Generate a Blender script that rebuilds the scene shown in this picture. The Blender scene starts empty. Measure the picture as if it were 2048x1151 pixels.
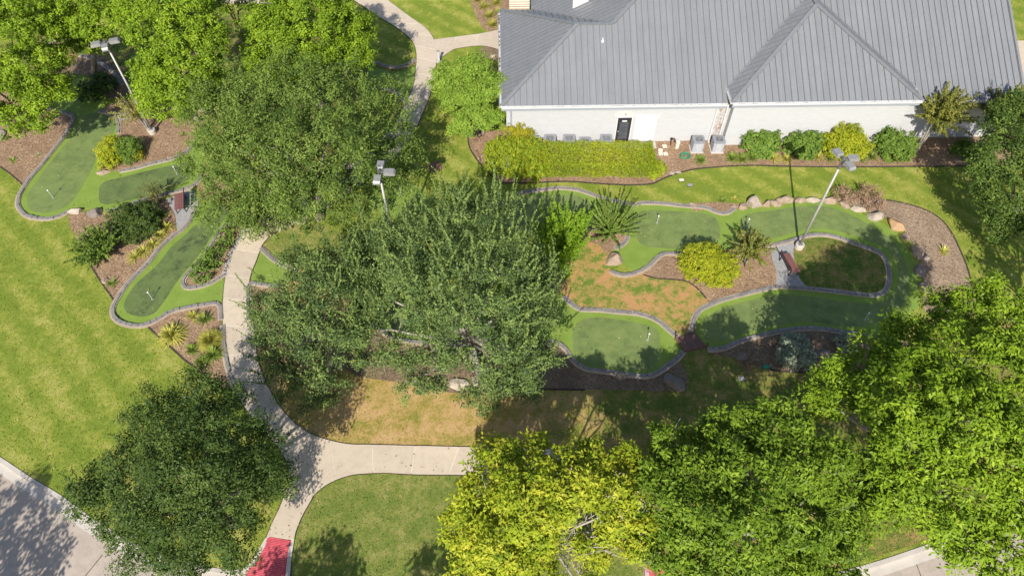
import bpy, math, random
import numpy as np
from mathutils import Vector, Matrix, noise as mnoise

scene = bpy.context.scene
R = math.radians
# ------------------------------------------------------------------ camera
CAM_H, TILT, FPX, CU, CV = 32.0, R(37.4), 1365.0, 1024.0, 575.5
cam = bpy.data.cameras.new('camera'); cam_o = bpy.data.objects.new('camera', cam)
scene.collection.objects.link(cam_o); scene.camera = cam_o
cam_o.location = (0, 0, CAM_H); cam_o.rotation_euler = (TILT, 0, 0)
cam.sensor_width = 36.0; cam.lens = 36.0 * FPX / 2048.0; cam.clip_end = 2000
# ------------------------------------------------------------------ sky, sun, exposure
SUN_EL = R(38.5)
sd = Vector((0.175, 1.0, 0)).normalized()                 # the way shadows fall on the ground
sun_from = Vector((-sd.x * math.cos(SUN_EL), -sd.y * math.cos(SUN_EL), math.sin(SUN_EL)))
world = bpy.data.worlds.new('World'); scene.world = world; world.use_nodes = True
wn = world.node_tree
sky = wn.nodes.new('ShaderNodeTexSky'); sky.sky_type = 'NISHITA'; sky.sun_disc = False
sky.sun_elevation = SUN_EL; sky.sun_rotation = math.atan2(sun_from.x, sun_from.y)
bg = wn.nodes['Background']; bg.inputs['Strength'].default_value = 0.10
wn.links.new(sky.outputs[0], bg.inputs['Color'])
sun = bpy.data.lights.new('sun', 'SUN'); sun.energy = 4.6; sun.angle = R(0.53); sun.color = (1.0, 0.95, 0.86)
sun_o = bpy.data.objects.new('sun', sun); scene.collection.objects.link(sun_o)
sun_o.rotation_euler = (-sun_from).to_track_quat('-Z', 'Y').to_euler(); sun_o.location = (0, -20, 60)
scene.view_settings.view_transform = 'Standard'; scene.view_settings.look = 'None'
scene.view_settings.exposure = 0.62; scene.view_settings.gamma = 1.0
scene.view_settings.use_curve_mapping = False
scene.cycles.max_bounces = 4; scene.cycles.diffuse_bounces = 2; scene.cycles.glossy_bounces = 2; scene.cycles.transmission_bounces = 2

# ------------------------------------------------------------------ surveying: photo point -> place on a level z
_c, _s = math.cos(TILT), math.sin(TILT)
def G(u, v, z=0.0):
    x = (u - CU) / FPX; y = (CV - v) / FPX
    d = (x, _s + y * _c, -_c + y * _s); t = (z - CAM_H) / d[2]
    return Vector((d[0] * t, d[1] * t, z))
def mpp(u, v, z=0.0): return (G(u + 1, v, z) - G(u, v, z)).x
def pts(s):
    a = [float(t) for t in s.replace(',', ' ').split()]
    return list(zip(a[0::2], a[1::2]))

# ------------------------------------------------------------------ mesh helpers
def link(o, parent=None):
    scene.collection.objects.link(o)
    if parent is not None: o.parent = parent
    return o
def mesh(name, V, F, mat=None, smooth=False):
    m = bpy.data.meshes.new(name); m.from_pydata([tuple(v) for v in V], [], F); m.update()
    if mat: m.materials.append(mat)
    if smooth: m.polygons.foreach_set('use_smooth', [True] * len(m.polygons))
    return m
def obj(name, V, F, mat, parent=None, smooth=False):
    return link(bpy.data.objects.new(name, mesh(name, V, F, mat, smooth)), parent)
def tag(o, label, cat, group=None):
    o['label'] = label; o['category'] = cat
    if group: o['group'] = group
    return o
def structure(o): o['kind'] = 'structure'; return o
def empty(name, loc=(0, 0, 0), rz=0.0):
    o = bpy.data.objects.new(name, None); o.empty_display_size = 0.2
    o.location = loc; o.rotation_euler = (0, 0, rz); return link(o)

class MB:
    """collects shapes into one mesh"""
    def __init__(s): s.V = []; s.F = []
    def add(s, V, F):
        n = len(s.V); s.V += [tuple(v) for v in V]; s.F += [[i + n for i in f] for f in F]
    def box(s, x0, x1, y0, y1, z0, z1):
        V = [(x, y, z) for z in (z0, z1) for y in (y0, y1) for x in (x0, x1)]
        s.add(V, [[0, 2, 3, 1], [4, 5, 7, 6], [0, 1, 5, 4], [2, 6, 7, 3], [0, 4, 6, 2], [1, 3, 7, 5]])
    def bar(s, a, b, w, h, up=(0, 0, 1)):
        a = Vector(a); b = Vector(b); d = (b - a).normalized(); up = Vector(up)
        if abs(d.dot(up)) > .98: up = Vector((1, 0, 0))
        x = d.cross(up).normalized() * w / 2; z = x.cross(d).normalized() * h / 2
        V = [a - x - z, a + x - z, a + x + z, a - x + z, b - x - z, b + x - z, b + x + z, b - x + z]
        s.add(V, [[0, 1, 2, 3], [7, 6, 5, 4], [0, 4, 5, 1], [1, 5, 6, 2], [2, 6, 7, 3], [3, 7, 4, 0]])
    def tube(s, P, rad, n=8, cap=True):
        P = [Vector(p) for p in P]; k = len(P); rings = []
        up = Vector((.3, .1, 1)).normalized()
        for i, p in enumerate(P):
            d = (P[min(i + 1, k - 1)] - P[max(i - 1, 0)]).normalized()
            u = up if abs(d.dot(up)) < .95 else Vector((1, 0, 0))
            x = d.cross(u).normalized(); y = d.cross(x)
            r = rad[i] if hasattr(rad, '__len__') else rad
            rings.append([p + x * r * math.cos(2 * math.pi * j / n) + y * r * math.sin(2 * math.pi * j / n) for j in range(n)])
        V = [v for q in rings for v in q]; F = []
        for i in range(k - 1):
            for j in range(n):
                F.append([i * n + j, i * n + (j + 1) % n, (i + 1) * n + (j + 1) % n, (i + 1) * n + j])
        if cap: F += [list(range(n))[::-1], [(k - 1) * n + j for j in range(n)]]
        s.add(V, F)
    def lathe(s, prof, n=20, c=(0, 0, 0)):
        k = len(prof); V = []; F = []
        for r, z in prof:
            for j in range(n):
                a = 2 * math.pi * j / n; V.append((c[0] + r * math.cos(a), c[1] + r * math.sin(a), c[2] + z))
        for i in range(k - 1):
            for j in range(n): F.append([i * n + j, i * n + (j + 1) % n, (i + 1) * n + (j + 1) % n, (i + 1) * n + j])
        F += [list(range(n))[::-1], [(k - 1) * n + j for j in range(n)]]
        s.add(V, F)
    def prism(s, poly, z0, z1):
        n = len(poly); V = [(p[0], p[1], z0) for p in poly] + [(p[0], p[1], z1) for p in poly]
        s.add(V, [list(range(n))[::-1], [n + i for i in range(n)]] + [[i, (i + 1) % n, n + (i + 1) % n, n + i] for i in range(n)])
    def build(s, name, mat, parent=None, smooth=False): return obj(name, s.V, s.F, mat, parent, smooth)

def catmull(P, closed, step):
    """smooth curve through P, about one point every `step` metres"""
    P = [Vector((p[0], p[1])) for p in P]; n = len(P); out = []
    for i in range(n if closed else n - 1):
        if closed: p0, p1, p2, p3 = P[i - 1], P[i], P[(i + 1) % n], P[(i + 2) % n]
        else: p0, p1, p2, p3 = P[max(i - 1, 0)], P[i], P[i + 1], P[min(i + 2, n - 1)]
        k = max(1, int((p2 - p1).length / step + .5))
        for j in range(k):
            t = j / k
            out.append(.5 * ((2 * p1) + (p2 - p0) * t + (2 * p0 - 5 * p1 + 4 * p2 - p3) * t * t + (3 * p1 - p0 - 3 * p2 + p3) * t ** 3))
    if not closed: out.append(P[-1])
    return out
def resample(C, step):
    L = [0]
    for a, b in zip(C, C[1:]): L.append(L[-1] + (b - a).length)
    n = max(1, int(round(L[-1] / step))); out = []; k = 0
    for i in range(n + 1):
        d = L[-1] * i / n
        while k < len(L) - 2 and L[k + 1] < d: k += 1
        t = (d - L[k]) / max(1e-9, L[k + 1] - L[k]); out.append(C[k].lerp(C[k + 1], t))
    return out
def ground_pts(s, closed=True, step=.35, smooth=True):
    P = [G(u, v) for u, v in pts(s)]
    return catmull(P, closed, step) if smooth else [p.xy for p in P]
def inside(poly, X, Y):
    A = np.array([(p[0], p[1]) for p in poly]); full = np.zeros(X.shape, bool)
    bb = (X >= A[:, 0].min()) & (X <= A[:, 0].max()) & (Y >= A[:, 1].min()) & (Y <= A[:, 1].max())
    if not bb.any(): return full
    X, Y, poly = X[bb], Y[bb], A
    c = np.zeros(X.shape, bool); n = len(poly); j = n - 1
    for i in range(n):
        xi, yi = poly[i]; xj, yj = poly[j]
        m = ((yi > Y) != (yj > Y)) & (X < (xj - xi) * (Y - yi) / (yj - yi + 1e-12) + xi)
        c ^= m; j = i
    full[bb] = c
    return full
def sheet(name, C, z, mat):
    a = sum(p.x * q.y - q.x * p.y for p, q in zip(C, C[1:] + C[:1]))
    if a < 0: C = C[::-1]
    return structure(obj(name, [(p.x, p.y, z) for p in C], [list(range(len(C)))], mat))

# ------------------------------------------------------------------ materials
def lin(r, g, b):
    f = lambda c: c / 12.92 if c <= .04045 else ((c + .055) / 1.055) ** 2.4
    return (f(r / 255), f(g / 255), f(b / 255), 1)
class NT:
    def __init__(s, name):
        s.m = bpy.data.materials.new(name); s.m.use_nodes = True; s.t = s.m.node_tree
        s.b = s.t.nodes['Principled BSDF']; s.out = s.t.nodes['Material Output']
        g = s.t.nodes.new('ShaderNodeNewGeometry'); s.pos = g.outputs['Position']
    def n(s, ty, **kw):
        x = s.t.nodes.new('ShaderNode' + ty)
        for k, v in kw.items(): setattr(x, k, v)
        return x
    def set(s, sock, v):
        if isinstance(v, bpy.types.NodeSocket): s.t.links.new(v, sock)
        else: sock.default_value = v
    def noise(s, scale, detail=4, rough=.6, vec=None, dist=0):
        x = s.n('TexNoise'); x.inputs['Scale'].default_value = scale; x.inputs['Detail'].default_value = detail
        x.inputs['Roughness'].default_value = rough; x.inputs['Distortion'].default_value = dist
        s.set(x.inputs['Vector'], vec or s.pos); return x.outputs['Fac']
    def voro(s, scale, out='Color', vec=None, feature='F1'):
        x = s.n('TexVoronoi', feature=feature); x.inputs['Scale'].default_value = scale; s.set(x.inputs['Vector'], vec or s.pos)
        return x.outputs[out]
    def mapv(s, sc=(1, 1, 1), rot=(0, 0, 0), vec=None):
        x = s.n('Mapping'); x.inputs['Scale'].default_value = sc; x.inputs['Rotation'].default_value = rot
        s.set(x.inputs['Vector'], vec or s.pos); return x.outputs[0]
    def ramp(s, fac, *stops):
        x = s.n('ValToRGB'); e = x.color_ramp.elements
        while len(e) < len(stops): e.new(.5)
        for q, (p, c) in zip(e, stops): q.position = p; q.color = c if hasattr(c, '__len__') else (c, c, c, 1)
        s.set(x.inputs[0], fac); return x.outputs[0]
    def mix(s, f, a, b, mode='MIX'):
        x = s.n('Mix', data_type='RGBA', blend_type=mode); s.set(x.inputs[0], f); s.set(x.inputs[6], a); s.set(x.inputs[7], b)
        return x.outputs[2]
    def math(s, op, a, b=0):
        x = s.n('Math', operation=op); s.set(x.inputs[0], a); s.set(x.inputs[1], b); return x.outputs[0]
    def bump(s, h, strength=.4, dist=.02):
        x = s.n('Bump'); x.inputs['Strength'].default_value = strength; x.inputs['Distance'].default_value = dist
        s.set(x.inputs['Height'], h); s.t.links.new(x.outputs[0], s.b.inputs['Normal'])
    def col(s, c): s.set(s.b.inputs['Base Color'], c); return s
    def pr(s, **kw):
        for k, v in kw.items(): s.set(s.b.inputs[k.replace('_', ' ')], v)
        return s

def lawn_mat(name, green, yellow, tan, bias=.5, stripe=None, patch=.35, con=1.4, blend=None):
    n = NT(name)
    big = n.noise(patch, 4, .6); mid = n.noise(1.7, 4, .65); fine = n.noise(16, 3, .7); fib = n.noise(55, 2, .6)
    m2 = n.noise(5.5, 4, .7)
    f = n.math('ADD', n.math('MULTIPLY', n.math('SUBTRACT', n.math('ADD', n.math('MULTIPLY', big, .45), n.math('MULTIPLY', mid, .55)), .5), con), .5)
    f = n.math('ADD', f, n.math('MULTIPLY', n.math('SUBTRACT', m2, .5), .55))
    if stripe:
        ang, w, amt = stripe
        wv = n.n('TexWave', wave_type='BANDS', bands_direction='X'); wv.inputs['Scale'].default_value = w
        wv.inputs['Distortion'].default_value = 5.0; wv.inputs['Detail'].default_value = 2; wv.inputs['Detail Scale'].default_value = .35
        n.set(wv.inputs['Vector'], n.mapv(rot=(0, 0, ang)))
        f = n.math('ADD', f, n.math('MULTIPLY', n.math('SUBTRACT', wv.outputs['Fac'], .5), amt))
    f = n.math('ADD', f, n.math('MULTIPLY', n.math('SUBTRACT', fine, .5), .5))
    c = n.ramp(f, (bias - .16, green), (bias, yellow), (bias + .17, tan))
    if blend:          # one sward that turns from straw to greener grass towards the east
        g2, y2, t2, x0, x1 = blend; sp = n.n('SeparateXYZ'); n.set(sp.inputs[0], n.pos)
        k = n.math('DIVIDE', n.math('SUBTRACT', sp.outputs[0], x0), x1 - x0)
        k = n.math('ADD', k, n.math('MULTIPLY', n.math('SUBTRACT', n.noise(.4, 4, .6), .5), 2.2))
        c = n.mix(n.ramp(k, (.2, 0.0), (.9, 1.0)), c, n.ramp(f, (bias - .12, g2), (bias + .06, y2), (bias + .22, t2)))
    c = n.mix(n.ramp(fib, (.3, .45), (.7, 0.0)), c, (.02, .035, .008, 1))
    n.col(c).pr(Roughness=.85, **{'Specular_IOR_Level': .15})
    n.bump(n.math('ADD', fib, n.math('MULTIPLY', fine, .8)), .75, .05); return n.m
def turf_mat(name, c1, c2, stain=None):
    n = NT(name); fine = n.noise(30, 3, .7); mid = n.noise(1.3, 5, .6)
    c = n.mix(n.ramp(mid, (.35, 0.0), (.65, 1.0)), c1, c2)
    c = n.mix(n.ramp(fine, (.3, .4), (.65, 0.0)), c, (c1[0] * .45, c1[1] * .5, c1[2] * .5, 1))
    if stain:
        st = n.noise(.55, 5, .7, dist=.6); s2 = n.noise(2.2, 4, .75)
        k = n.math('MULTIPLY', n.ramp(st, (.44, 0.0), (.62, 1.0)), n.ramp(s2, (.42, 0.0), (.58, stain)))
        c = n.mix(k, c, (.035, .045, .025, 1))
    n.col(c).pr(Roughness=.8, **{'Specular_IOR_Level': .2}); n.bump(fine, .5, .02); return n.m
def mulch_mat(name, a, b, d):
    n = NT(name); st = n.mapv(sc=(1, 2.4, 1), rot=(0, 0, .6))
    v = n.voro(13, 'Color', st); fine = n.noise(28, 3, .7); big = n.noise(.8, 4, .6)
    big = n.math('ADD', n.math('MULTIPLY', big, .5), n.math('MULTIPLY', n.noise(4.5, 4, .7), .5)); c = n.mix(n.ramp(big, (.38, 0.0), (.6, 1.0)), a, (b[0] * .8, b[1] * .78, b[2] * .76, 1))
    sep = n.n('SeparateColor'); n.set(sep.inputs[0], v)
    c = n.mix(n.ramp(sep.outputs[0], (.1, .75), (.55, 0.0)), c, d)
    c = n.mix(n.ramp(fine, (.58, 0.0), (.75, .6)), c, (.42, .32, .24, 1))
    n.col(c).pr(Roughness=.9, **{'Specular_IOR_Level': .1}); n.bump(n.math('ADD', sep.outputs[1], fine), .8, .06); return n.m
def stone_mat(name, a, b, dark=(.05, .045, .04, 1), sc=3.0):
    n = NT(name); x = n.noise(sc, 6, .65); y = n.noise(sc * 6, 4, .7)
    c = n.mix(n.ramp(x, (.35, 0.0), (.65, 1.0)), a, b); c = n.mix(n.ramp(y, (.25, .55), (.5, 0.0)), c, dark)
    n.col(c).pr(Roughness=.85); n.bump(n.math('ADD', x, n.math('MULTIPLY', y, .5)), .5, .05); return n.m
def concrete_mat(name, a, b, stain=.35, sc=1.0):
    n = NT(name); x = n.noise(.5 * sc, 6, .65); y = n.noise(3 * sc, 5, .7); z = n.noise(45, 3, .6)
    oi = n.n('ObjectInfo'); c = n.mix(n.ramp(x, (.35, 0.0), (.68, 1.0)), a, b)
    c = n.mix(n.ramp(y, (.3, stain), (.55, 0.0)), c, (a[0] * .55, a[1] * .53, a[2] * .5, 1))
    c = n.mix(n.ramp(z, (.3, .3), (.6, 0.0)), c, (a[0] * .6, a[1] * .6, a[2] * .6, 1))
    hs = n.n('HueSaturation'); n.set(hs.inputs['Color'], c)
    n.set(hs.inputs['Value'], n.math('ADD', n.math('MULTIPLY', oi.outputs['Random'], .14), .93))
    n.col(hs.outputs[0]).pr(Roughness=.85); n.bump(z, .2, .01); return n.m
def plain(name, c, rough=.5, metal=0, var=.12, sc=6, spec=.5):
    n = NT(name); x = n.noise(sc, 4, .6)
    k = n.mix(n.ramp(x, (.3, 0.0), (.7, 1.0)), tuple(v * (1 - var) for v in c[:3]) + (1,), tuple(min(1, v * (1 + var)) for v in c[:3]) + (1,))
    n.col(k).pr(Roughness=rough, Metallic=metal, **{'Specular_IOR_Level': spec}); return n.m
def leaf_mat(name, dark, mid, light, trans=.3, rough=.45):
    n = NT(name); at = n.n('Attribute', attribute_name='tint')
    c = n.ramp(at.outputs['Fac'], (0, dark), (.5, mid), (1, light))
    n.col(c).pr(Roughness=rough, **{'Specular_IOR_Level': .12})
    tr = n.n('BsdfTranslucent'); n.set(tr.inputs[0], n.mix(.5, c, (.5, .6, .02, 1), 'MULTIPLY')); n.set(tr.inputs[0], c)
    mx = n.n('MixShader'); mx.inputs[0].default_value = trans
    n.t.links.new(n.b.outputs[0], mx.inputs[1]); n.t.links.new(tr.outputs[0], mx.inputs[2]); n.t.links.new(mx.outputs[0], n.out.inputs[0])
    return n.m
def wood_mat(name, a, b):
    n = NT(name); tc = n.n('TexCoord'); x = n.noise(4, 5, .7, n.mapv(sc=(1, 14, 14), vec=tc.outputs['Object']))
    oi = n.n('ObjectInfo'); c = n.mix(n.ramp(x, (.3, 0.0), (.7, 1.0)), a, b)
    hs = n.n('HueSaturation'); n.set(hs.inputs['Color'], c); n.set(hs.inputs['Value'], n.math('ADD', n.math('MULTIPLY', oi.outputs['Random'], .3), .85))
    n.col(hs.outputs[0]).pr(Roughness=.7); n.bump(x, .3, .01); return n.m

M = {}
M['lawn'] = lawn_mat('lawn', (.215, .285, .034, 1), (.33, .365, .056, 1), (.48, .45, .12, 1), .57, (R(-49), .19, .16), .35, 1.3)
M['lawn_dull'] = lawn_mat('lawn_dull', (.175, .235, .042, 1), (.28, .30, .07, 1), (.43, .37, .14, 1), .56, (R(83), .2, .06), .5)
M['lawn_dry'] = lawn_mat('lawn_dry', (.28, .275, .05, 1), (.50, .36, .11, 1), (.66, .43, .20, 1), .45, (R(88), .25, .07), .5, 1.5, ((.12, .185, .026, 1), (.23, .24, .05, 1), (.42, .29, .11, 1), -1.0, 6.0))
M['lawn_burnt'] = lawn_mat('lawn_burnt', (.18, .26, .04, 1), (.42, .33, .09, 1), (.62, .34, .15, 1), .47, None, .4, 2.4)
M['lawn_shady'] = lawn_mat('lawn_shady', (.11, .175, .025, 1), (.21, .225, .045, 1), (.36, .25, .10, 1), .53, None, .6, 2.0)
M['turf'] = turf_mat('turf', (.17, .25, .04, 1), (.215, .295, .055, 1))
M['green'] = turf_mat('green', (.145, .195, .06, 1), (.195, .245, .078, 1), .3)
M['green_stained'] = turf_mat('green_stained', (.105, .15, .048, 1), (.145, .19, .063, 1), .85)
M['mulch'] = mulch_mat('mulch', (.48, .325, .20, 1), (.39, .265, .165, 1), (.15, .09, .06, 1))
M['mulch_grey'] = mulch_mat('mulch_grey', (.48, .355, .24, 1), (.39, .29, .20, 1), (.16, .115, .085, 1))
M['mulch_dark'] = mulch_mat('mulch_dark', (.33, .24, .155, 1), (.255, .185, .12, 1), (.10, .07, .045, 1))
M['mortar'] = concrete_mat('mortar', (.43, .345, .265, 1), (.34, .26, .20, 1), .5, 3)
M['paver'] = stone_mat('paver', (.165, .155, .145, 1), (.235, .22, .20, 1), (.07, .065, .06, 1), 2.0)
M['cobble'] = stone_mat('cobble', (.235, .23, .23, 1), (.34, .33, .32, 1), (.11, .105, .10, 1), 6.0)
M['path'] = concrete_mat('path', (.535, .445, .34, 1), (.47, .39, .30, 1), .3)
M['joint'] = plain('joint', (.60, .535, .44, 1), .9)
M['road'] = concrete_mat('road', (.47, .39, .32, 1), (.385, .325, .27, 1), .45)
M['kerb'] = concrete_mat('kerb', (.52, .47, .41, 1), (.43, .39, .34, 1), .25)
M['soil'] = plain('soil', (.045, .033, .025, 1), .95)
M['ramp_red'] = plain('ramp_red', (.44, .055, .075, 1), .6, 0, .2, 3)
M['boulder'] = stone_mat('boulder', (.37, .275, .20, 1), (.25, .18, .125, 1), (.09, .065, .045, 1), 2.4)
M['boulder_pale'] = stone_mat('boulder_pale', (.42, .355, .28, 1), (.30, .245, .19, 1), (.11, .09, .07, 1), 2.4)
M['boulder_rust'] = stone_mat('boulder_rust', (.42, .20, .055, 1), (.36, .25, .15, 1), (.10, .06, .035, 1), 1.6)
M['boulder_dark'] = stone_mat('boulder_dark', (.22, .18, .15, 1), (.15, .12, .10, 1), (.05, .04, .035, 1), 1.8)
M['bark'] = stone_mat('bark', (.24, .20, .165, 1), (.15, .125, .10, 1), (.06, .05, .04, 1), 4)
M['bark_pale'] = stone_mat('bark_pale', (.40, .36, .31, 1), (.28, .25, .21, 1), (.12, .10, .085, 1), 3)
M['bench_wood'] = wood_mat('bench_wood', (.14, .055, .048, 1), (.20, .088, .078, 1))
M['bridge_wood'] = wood_mat('bridge_wood', (.12, .06, .045, 1), (.18, .095, .072, 1))
M['black_metal'] = plain('black_metal', (.02, .02, .02, 1), .5, .3)
M['grey_metal'] = plain('grey_metal', (.27, .265, .255, 1), .5, .2)
M['pole'] = plain('pole', (.36, .35, .325, 1), .5, .2)
M['dark_grey'] = plain('dark_grey', (.12, .115, .12, 1), .5)
M['unit_grey'] = plain('unit_grey', (.25, .26, .28, 1), .45, .15)
M['unit_light'] = plain('unit_light', (.42, .43, .45, 1), .5, .1)
M['white'] = plain('white', (.58, .58, .575, 1), .5, 0, .03)
M['cream'] = plain('cream', (.62, .57, .47, 1), .6, 0, .06)
M['green_plastic'] = plain('green_plastic', (.03, .22, .11, 1), .5)
M['door_dark'] = plain('door_dark', (.03, .026, .032, 1), .4)
M['glass_dark'] = plain('glass_dark', (.075, .08, .09, 1), .12, 0, .2, 2, .8)
M['gutter'] = plain('gutter', (.52, .52, .52, 1), .4, 0, .08, 1.5)
M['fascia'] = plain('fascia', (.27, .29, .33, 1), .5, 0, .05)
M['rib_red'] = plain('rib_red', (.53, .095, .12, 1), .6, 0, .25, 4)
M['rust_bar'] = plain('rust_bar', (.27, .15, .10, 1), .8, 0, .3)
M['rust_brown'] = plain('rust_brown', (.14, .07, .05, 1), .8)
def roof_mat():
    n = NT('roof_metal'); x = n.noise(.5, 5, .65); y = n.noise(7, 3, .6); oi = n.n('ObjectInfo')
    c = n.mix(n.ramp(x, (.3, 0.0), (.7, 1.0)), (.20, .206, .215, 1), (.225, .231, .24, 1))
    sk = n.noise(1.0, 5, .7, n.mapv(sc=(5.5, .35, .35))); c = n.mix(n.ramp(sk, (.35, .35), (.55, 0.0)), c, (.15, .15, .15, 1)); c = n.mix(n.ramp(sk, (.6, 0.0), (.8, .25)), c, (.30, .30, .30, 1))
    c = n.mix(n.ramp(y, (.3, .15), (.6, 0.0)), c, (.115, .12, .125, 1))
    hs = n.n('HueSaturation'); n.set(hs.inputs['Color'], c); n.set(hs.inputs['Value'], n.math('ADD', n.math('MULTIPLY', oi.outputs['Random'], .07), .965))
    n.col(hs.outputs[0]).pr(Roughness=.5, Metallic=.15); n.bump(y, .05, .01); return n.m
M['roof'] = roof_mat()
M['roof_seam_shade'] = plain('roof_seam_shade', (.13, .135, .145, 1), .5, .15)  # ribs coloured darker than the roof, standing in for the shadow along each seam
def brick_white():
    n = NT('painted_brick'); tc = n.n('TexCoord')
    mp = n.n('Mapping'); mp.inputs['Rotation'].default_value = (R(90), 0, 0); n.set(mp.inputs['Vector'], tc.outputs['Object'])
    b = n.n('TexBrick'); n.set(b.inputs['Vector'], mp.outputs[0])
    b.inputs['Scale'].default_value = 1.0; b.inputs['Mortar Size'].default_value = .008; b.inputs['Brick Width'].default_value = .3; b.inputs['Row Height'].default_value = .1
    b.inputs['Color1'].default_value = (.46, .463, .47, 1); b.inputs['Color2'].default_value = (.43, .433, .44, 1); b.inputs['Mortar'].default_value = (.375, .378, .382, 1)
    st = n.noise(1.2, 5, .7); sep = n.n('SeparateXYZ'); n.set(sep.inputs[0], tc.outputs['Object'])
    c = n.mix(n.ramp(st, (.3, .12), (.55, 0.0)), b.outputs[0], (.45, .42, .37, 1))
    # rust run-off beside the inner corner of the two wall planes
    dx = n.math('ABSOLUTE', n.math('SUBTRACT', sep.outputs[0], 15.0))
    ru = n.math('MULTIPLY', n.ramp(dx, (.0, 1.0), (.55, 0.0)), n.ramp(n.noise(2.6, 4, .8, n.mapv(sc=(1.4, 1, 1.2))), (.42, 0.0), (.6, 1.0)))
    c = n.mix(ru, c, (.22, .10, .025, 1))
    n.col(c).pr(Roughness=.7); n.bump(b.outputs['Fac'], .25, .01); n.t.nodes[-1].invert = True
    return n.m
M['brick_white'] = brick_white()
# foliage
def V4(a, b, c): return (a, b, c, 1)
M['leaf_maple'] = leaf_mat('leaf_maple', V4(0.082, 0.145, 0.01), V4(0.178, 0.278, 0.016), V4(0.295, 0.4, 0.03), .26)
M['leaf_maple_deep'] = leaf_mat('leaf_maple_deep', V4(0.06, 0.11, 0.011), V4(0.133, 0.215, 0.017), V4(0.245, 0.345, 0.032), .26)
M['leaf_oak'] = leaf_mat('leaf_oak', V4(0.05, 0.092, 0.016), V4(0.108, 0.165, 0.028), V4(0.2, 0.265, 0.05), .18)
M['leaf_oak_dark'] = leaf_mat('leaf_oak_dark', V4(0.026, 0.052, 0.011), V4(0.055, 0.094, 0.018), V4(0.115, 0.16, 0.034), .18)
M['leaf_elm'] = leaf_mat('leaf_elm', V4(0.042, 0.076, 0.022), V4(0.092, 0.142, 0.04), V4(0.215, 0.285, 0.075), .18)
M['leaf_yellow'] = leaf_mat('leaf_yellow', V4(0.15, 0.225, 0.015), V4(0.325, 0.395, 0.025), V4(0.54, 0.5, 0.05), .34)
M['leaf_lime'] = leaf_mat('leaf_lime', V4(0.11, 0.22, 0.012), V4(0.22, 0.38, 0.022), V4(0.34, 0.48, 0.04), .34)
M['leaf_airy'] = leaf_mat('leaf_airy', V4(0.13, 0.23, 0.028), V4(0.22, 0.34, 0.04), V4(0.34, 0.45, 0.07), .3)
M['leaf_gold'] = leaf_mat('leaf_gold', V4(0.16, 0.22, 0.012), V4(0.33, 0.37, 0.02), V4(0.5, 0.47, 0.035), .28)
M['leaf_gold_deep'] = leaf_mat('leaf_gold_deep', V4(0.159, 0.171, 0.012), V4(0.317, 0.293, 0.020), V4(0.464, 0.415, 0.037), .28)
M['leaf_hedge'] = leaf_mat('leaf_hedge', V4(0.15, 0.22, 0.016), V4(0.29, 0.36, 0.022), V4(0.45, 0.43, 0.035), .28)
M['leaf_shrub'] = leaf_mat('leaf_shrub', V4(0.06, 0.12, 0.02), V4(0.125, 0.21, 0.03), V4(0.22, 0.31, 0.055), .25)
M['leaf_myrtle'] = leaf_mat('leaf_myrtle', V4(0.09, 0.12, 0.02), V4(0.2, 0.22, 0.04), V4(0.38, 0.34, 0.075), .28)
M['leaf_fern'] = leaf_mat('leaf_fern', V4(0.075, 0.14, 0.02), V4(0.165, 0.25, 0.04), V4(0.31, 0.39, 0.075), .25)
M['leaf_silver'] = leaf_mat('leaf_silver', V4(0.14, 0.18, 0.12), V4(0.25, 0.29, 0.2), V4(0.37, 0.4, 0.28), .2)
M['leaf_dead'] = leaf_mat('leaf_dead', V4(0.195, 0.110, 0.067), V4(0.329, 0.207, 0.134), V4(0.439, 0.305, 0.207), .2)
M['leaf_pale'] = leaf_mat('leaf_pale', V4(0.195, 0.232, 0.073), V4(0.403, 0.415, 0.207), V4(0.610, 0.573, 0.390), .25)
M['blade_green'] = leaf_mat('blade_green', V4(0.085, 0.146, 0.024), V4(0.183, 0.268, 0.043), V4(0.342, 0.378, 0.085), .25)
M['blade_yellow'] = leaf_mat('blade_yellow', V4(0.207, 0.232, 0.037), V4(0.439, 0.415, 0.073), V4(0.620, 0.586, 0.171), .25)
# ------------------------------------------------------------------ foliage builders
def unit(v): return v / (np.linalg.norm(v, axis=1, keepdims=True) + 1e-9)
def leaf_mesh(name, P, N, size, tint, mat, aspect=.55, T=None, rng=None):
    n = len(P); N = unit(N)
    if T is None: T = rng.normal(size=(n, 3))
    T = unit(T - N * (T * N).sum(1, keepdims=True)); B = np.cross(N, T)
    s = size[:, None]; V = np.empty((n, 4, 3))
    V[:, 0] = P - T * s * .5; V[:, 1] = P + B * s * aspect * .5 + N * s * .06
    V[:, 2] = P + T * s * .5 - N * s * .1; V[:, 3] = P - B * s * aspect * .5 + N * s * .06
    return quad_mesh(name, V.reshape(-1, 3), n, tint, mat)
def quad_mesh(name, V, n, tint, mat):
    m = bpy.data.meshes.new(name)
    m.vertices.add(len(V)); m.vertices.foreach_set('co', V.astype(np.float32).ravel())
    m.loops.add(4 * n); m.loops.foreach_set('vertex_index', np.arange(4 * n, dtype=np.int32))
    m.polygons.add(n); m.polygons.foreach_set('loop_start', np.arange(0, 4 * n, 4, dtype=np.int32))
    a = m.attributes.new('tint', 'FLOAT', 'FACE'); a.data.foreach_set('value', np.clip(tint, 0, 1).astype(np.float32))
    m.materials.append(mat); m.update(calc_edges=True); return m
def sph(rng, n): return unit(rng.normal(size=(n, 3)))

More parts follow.
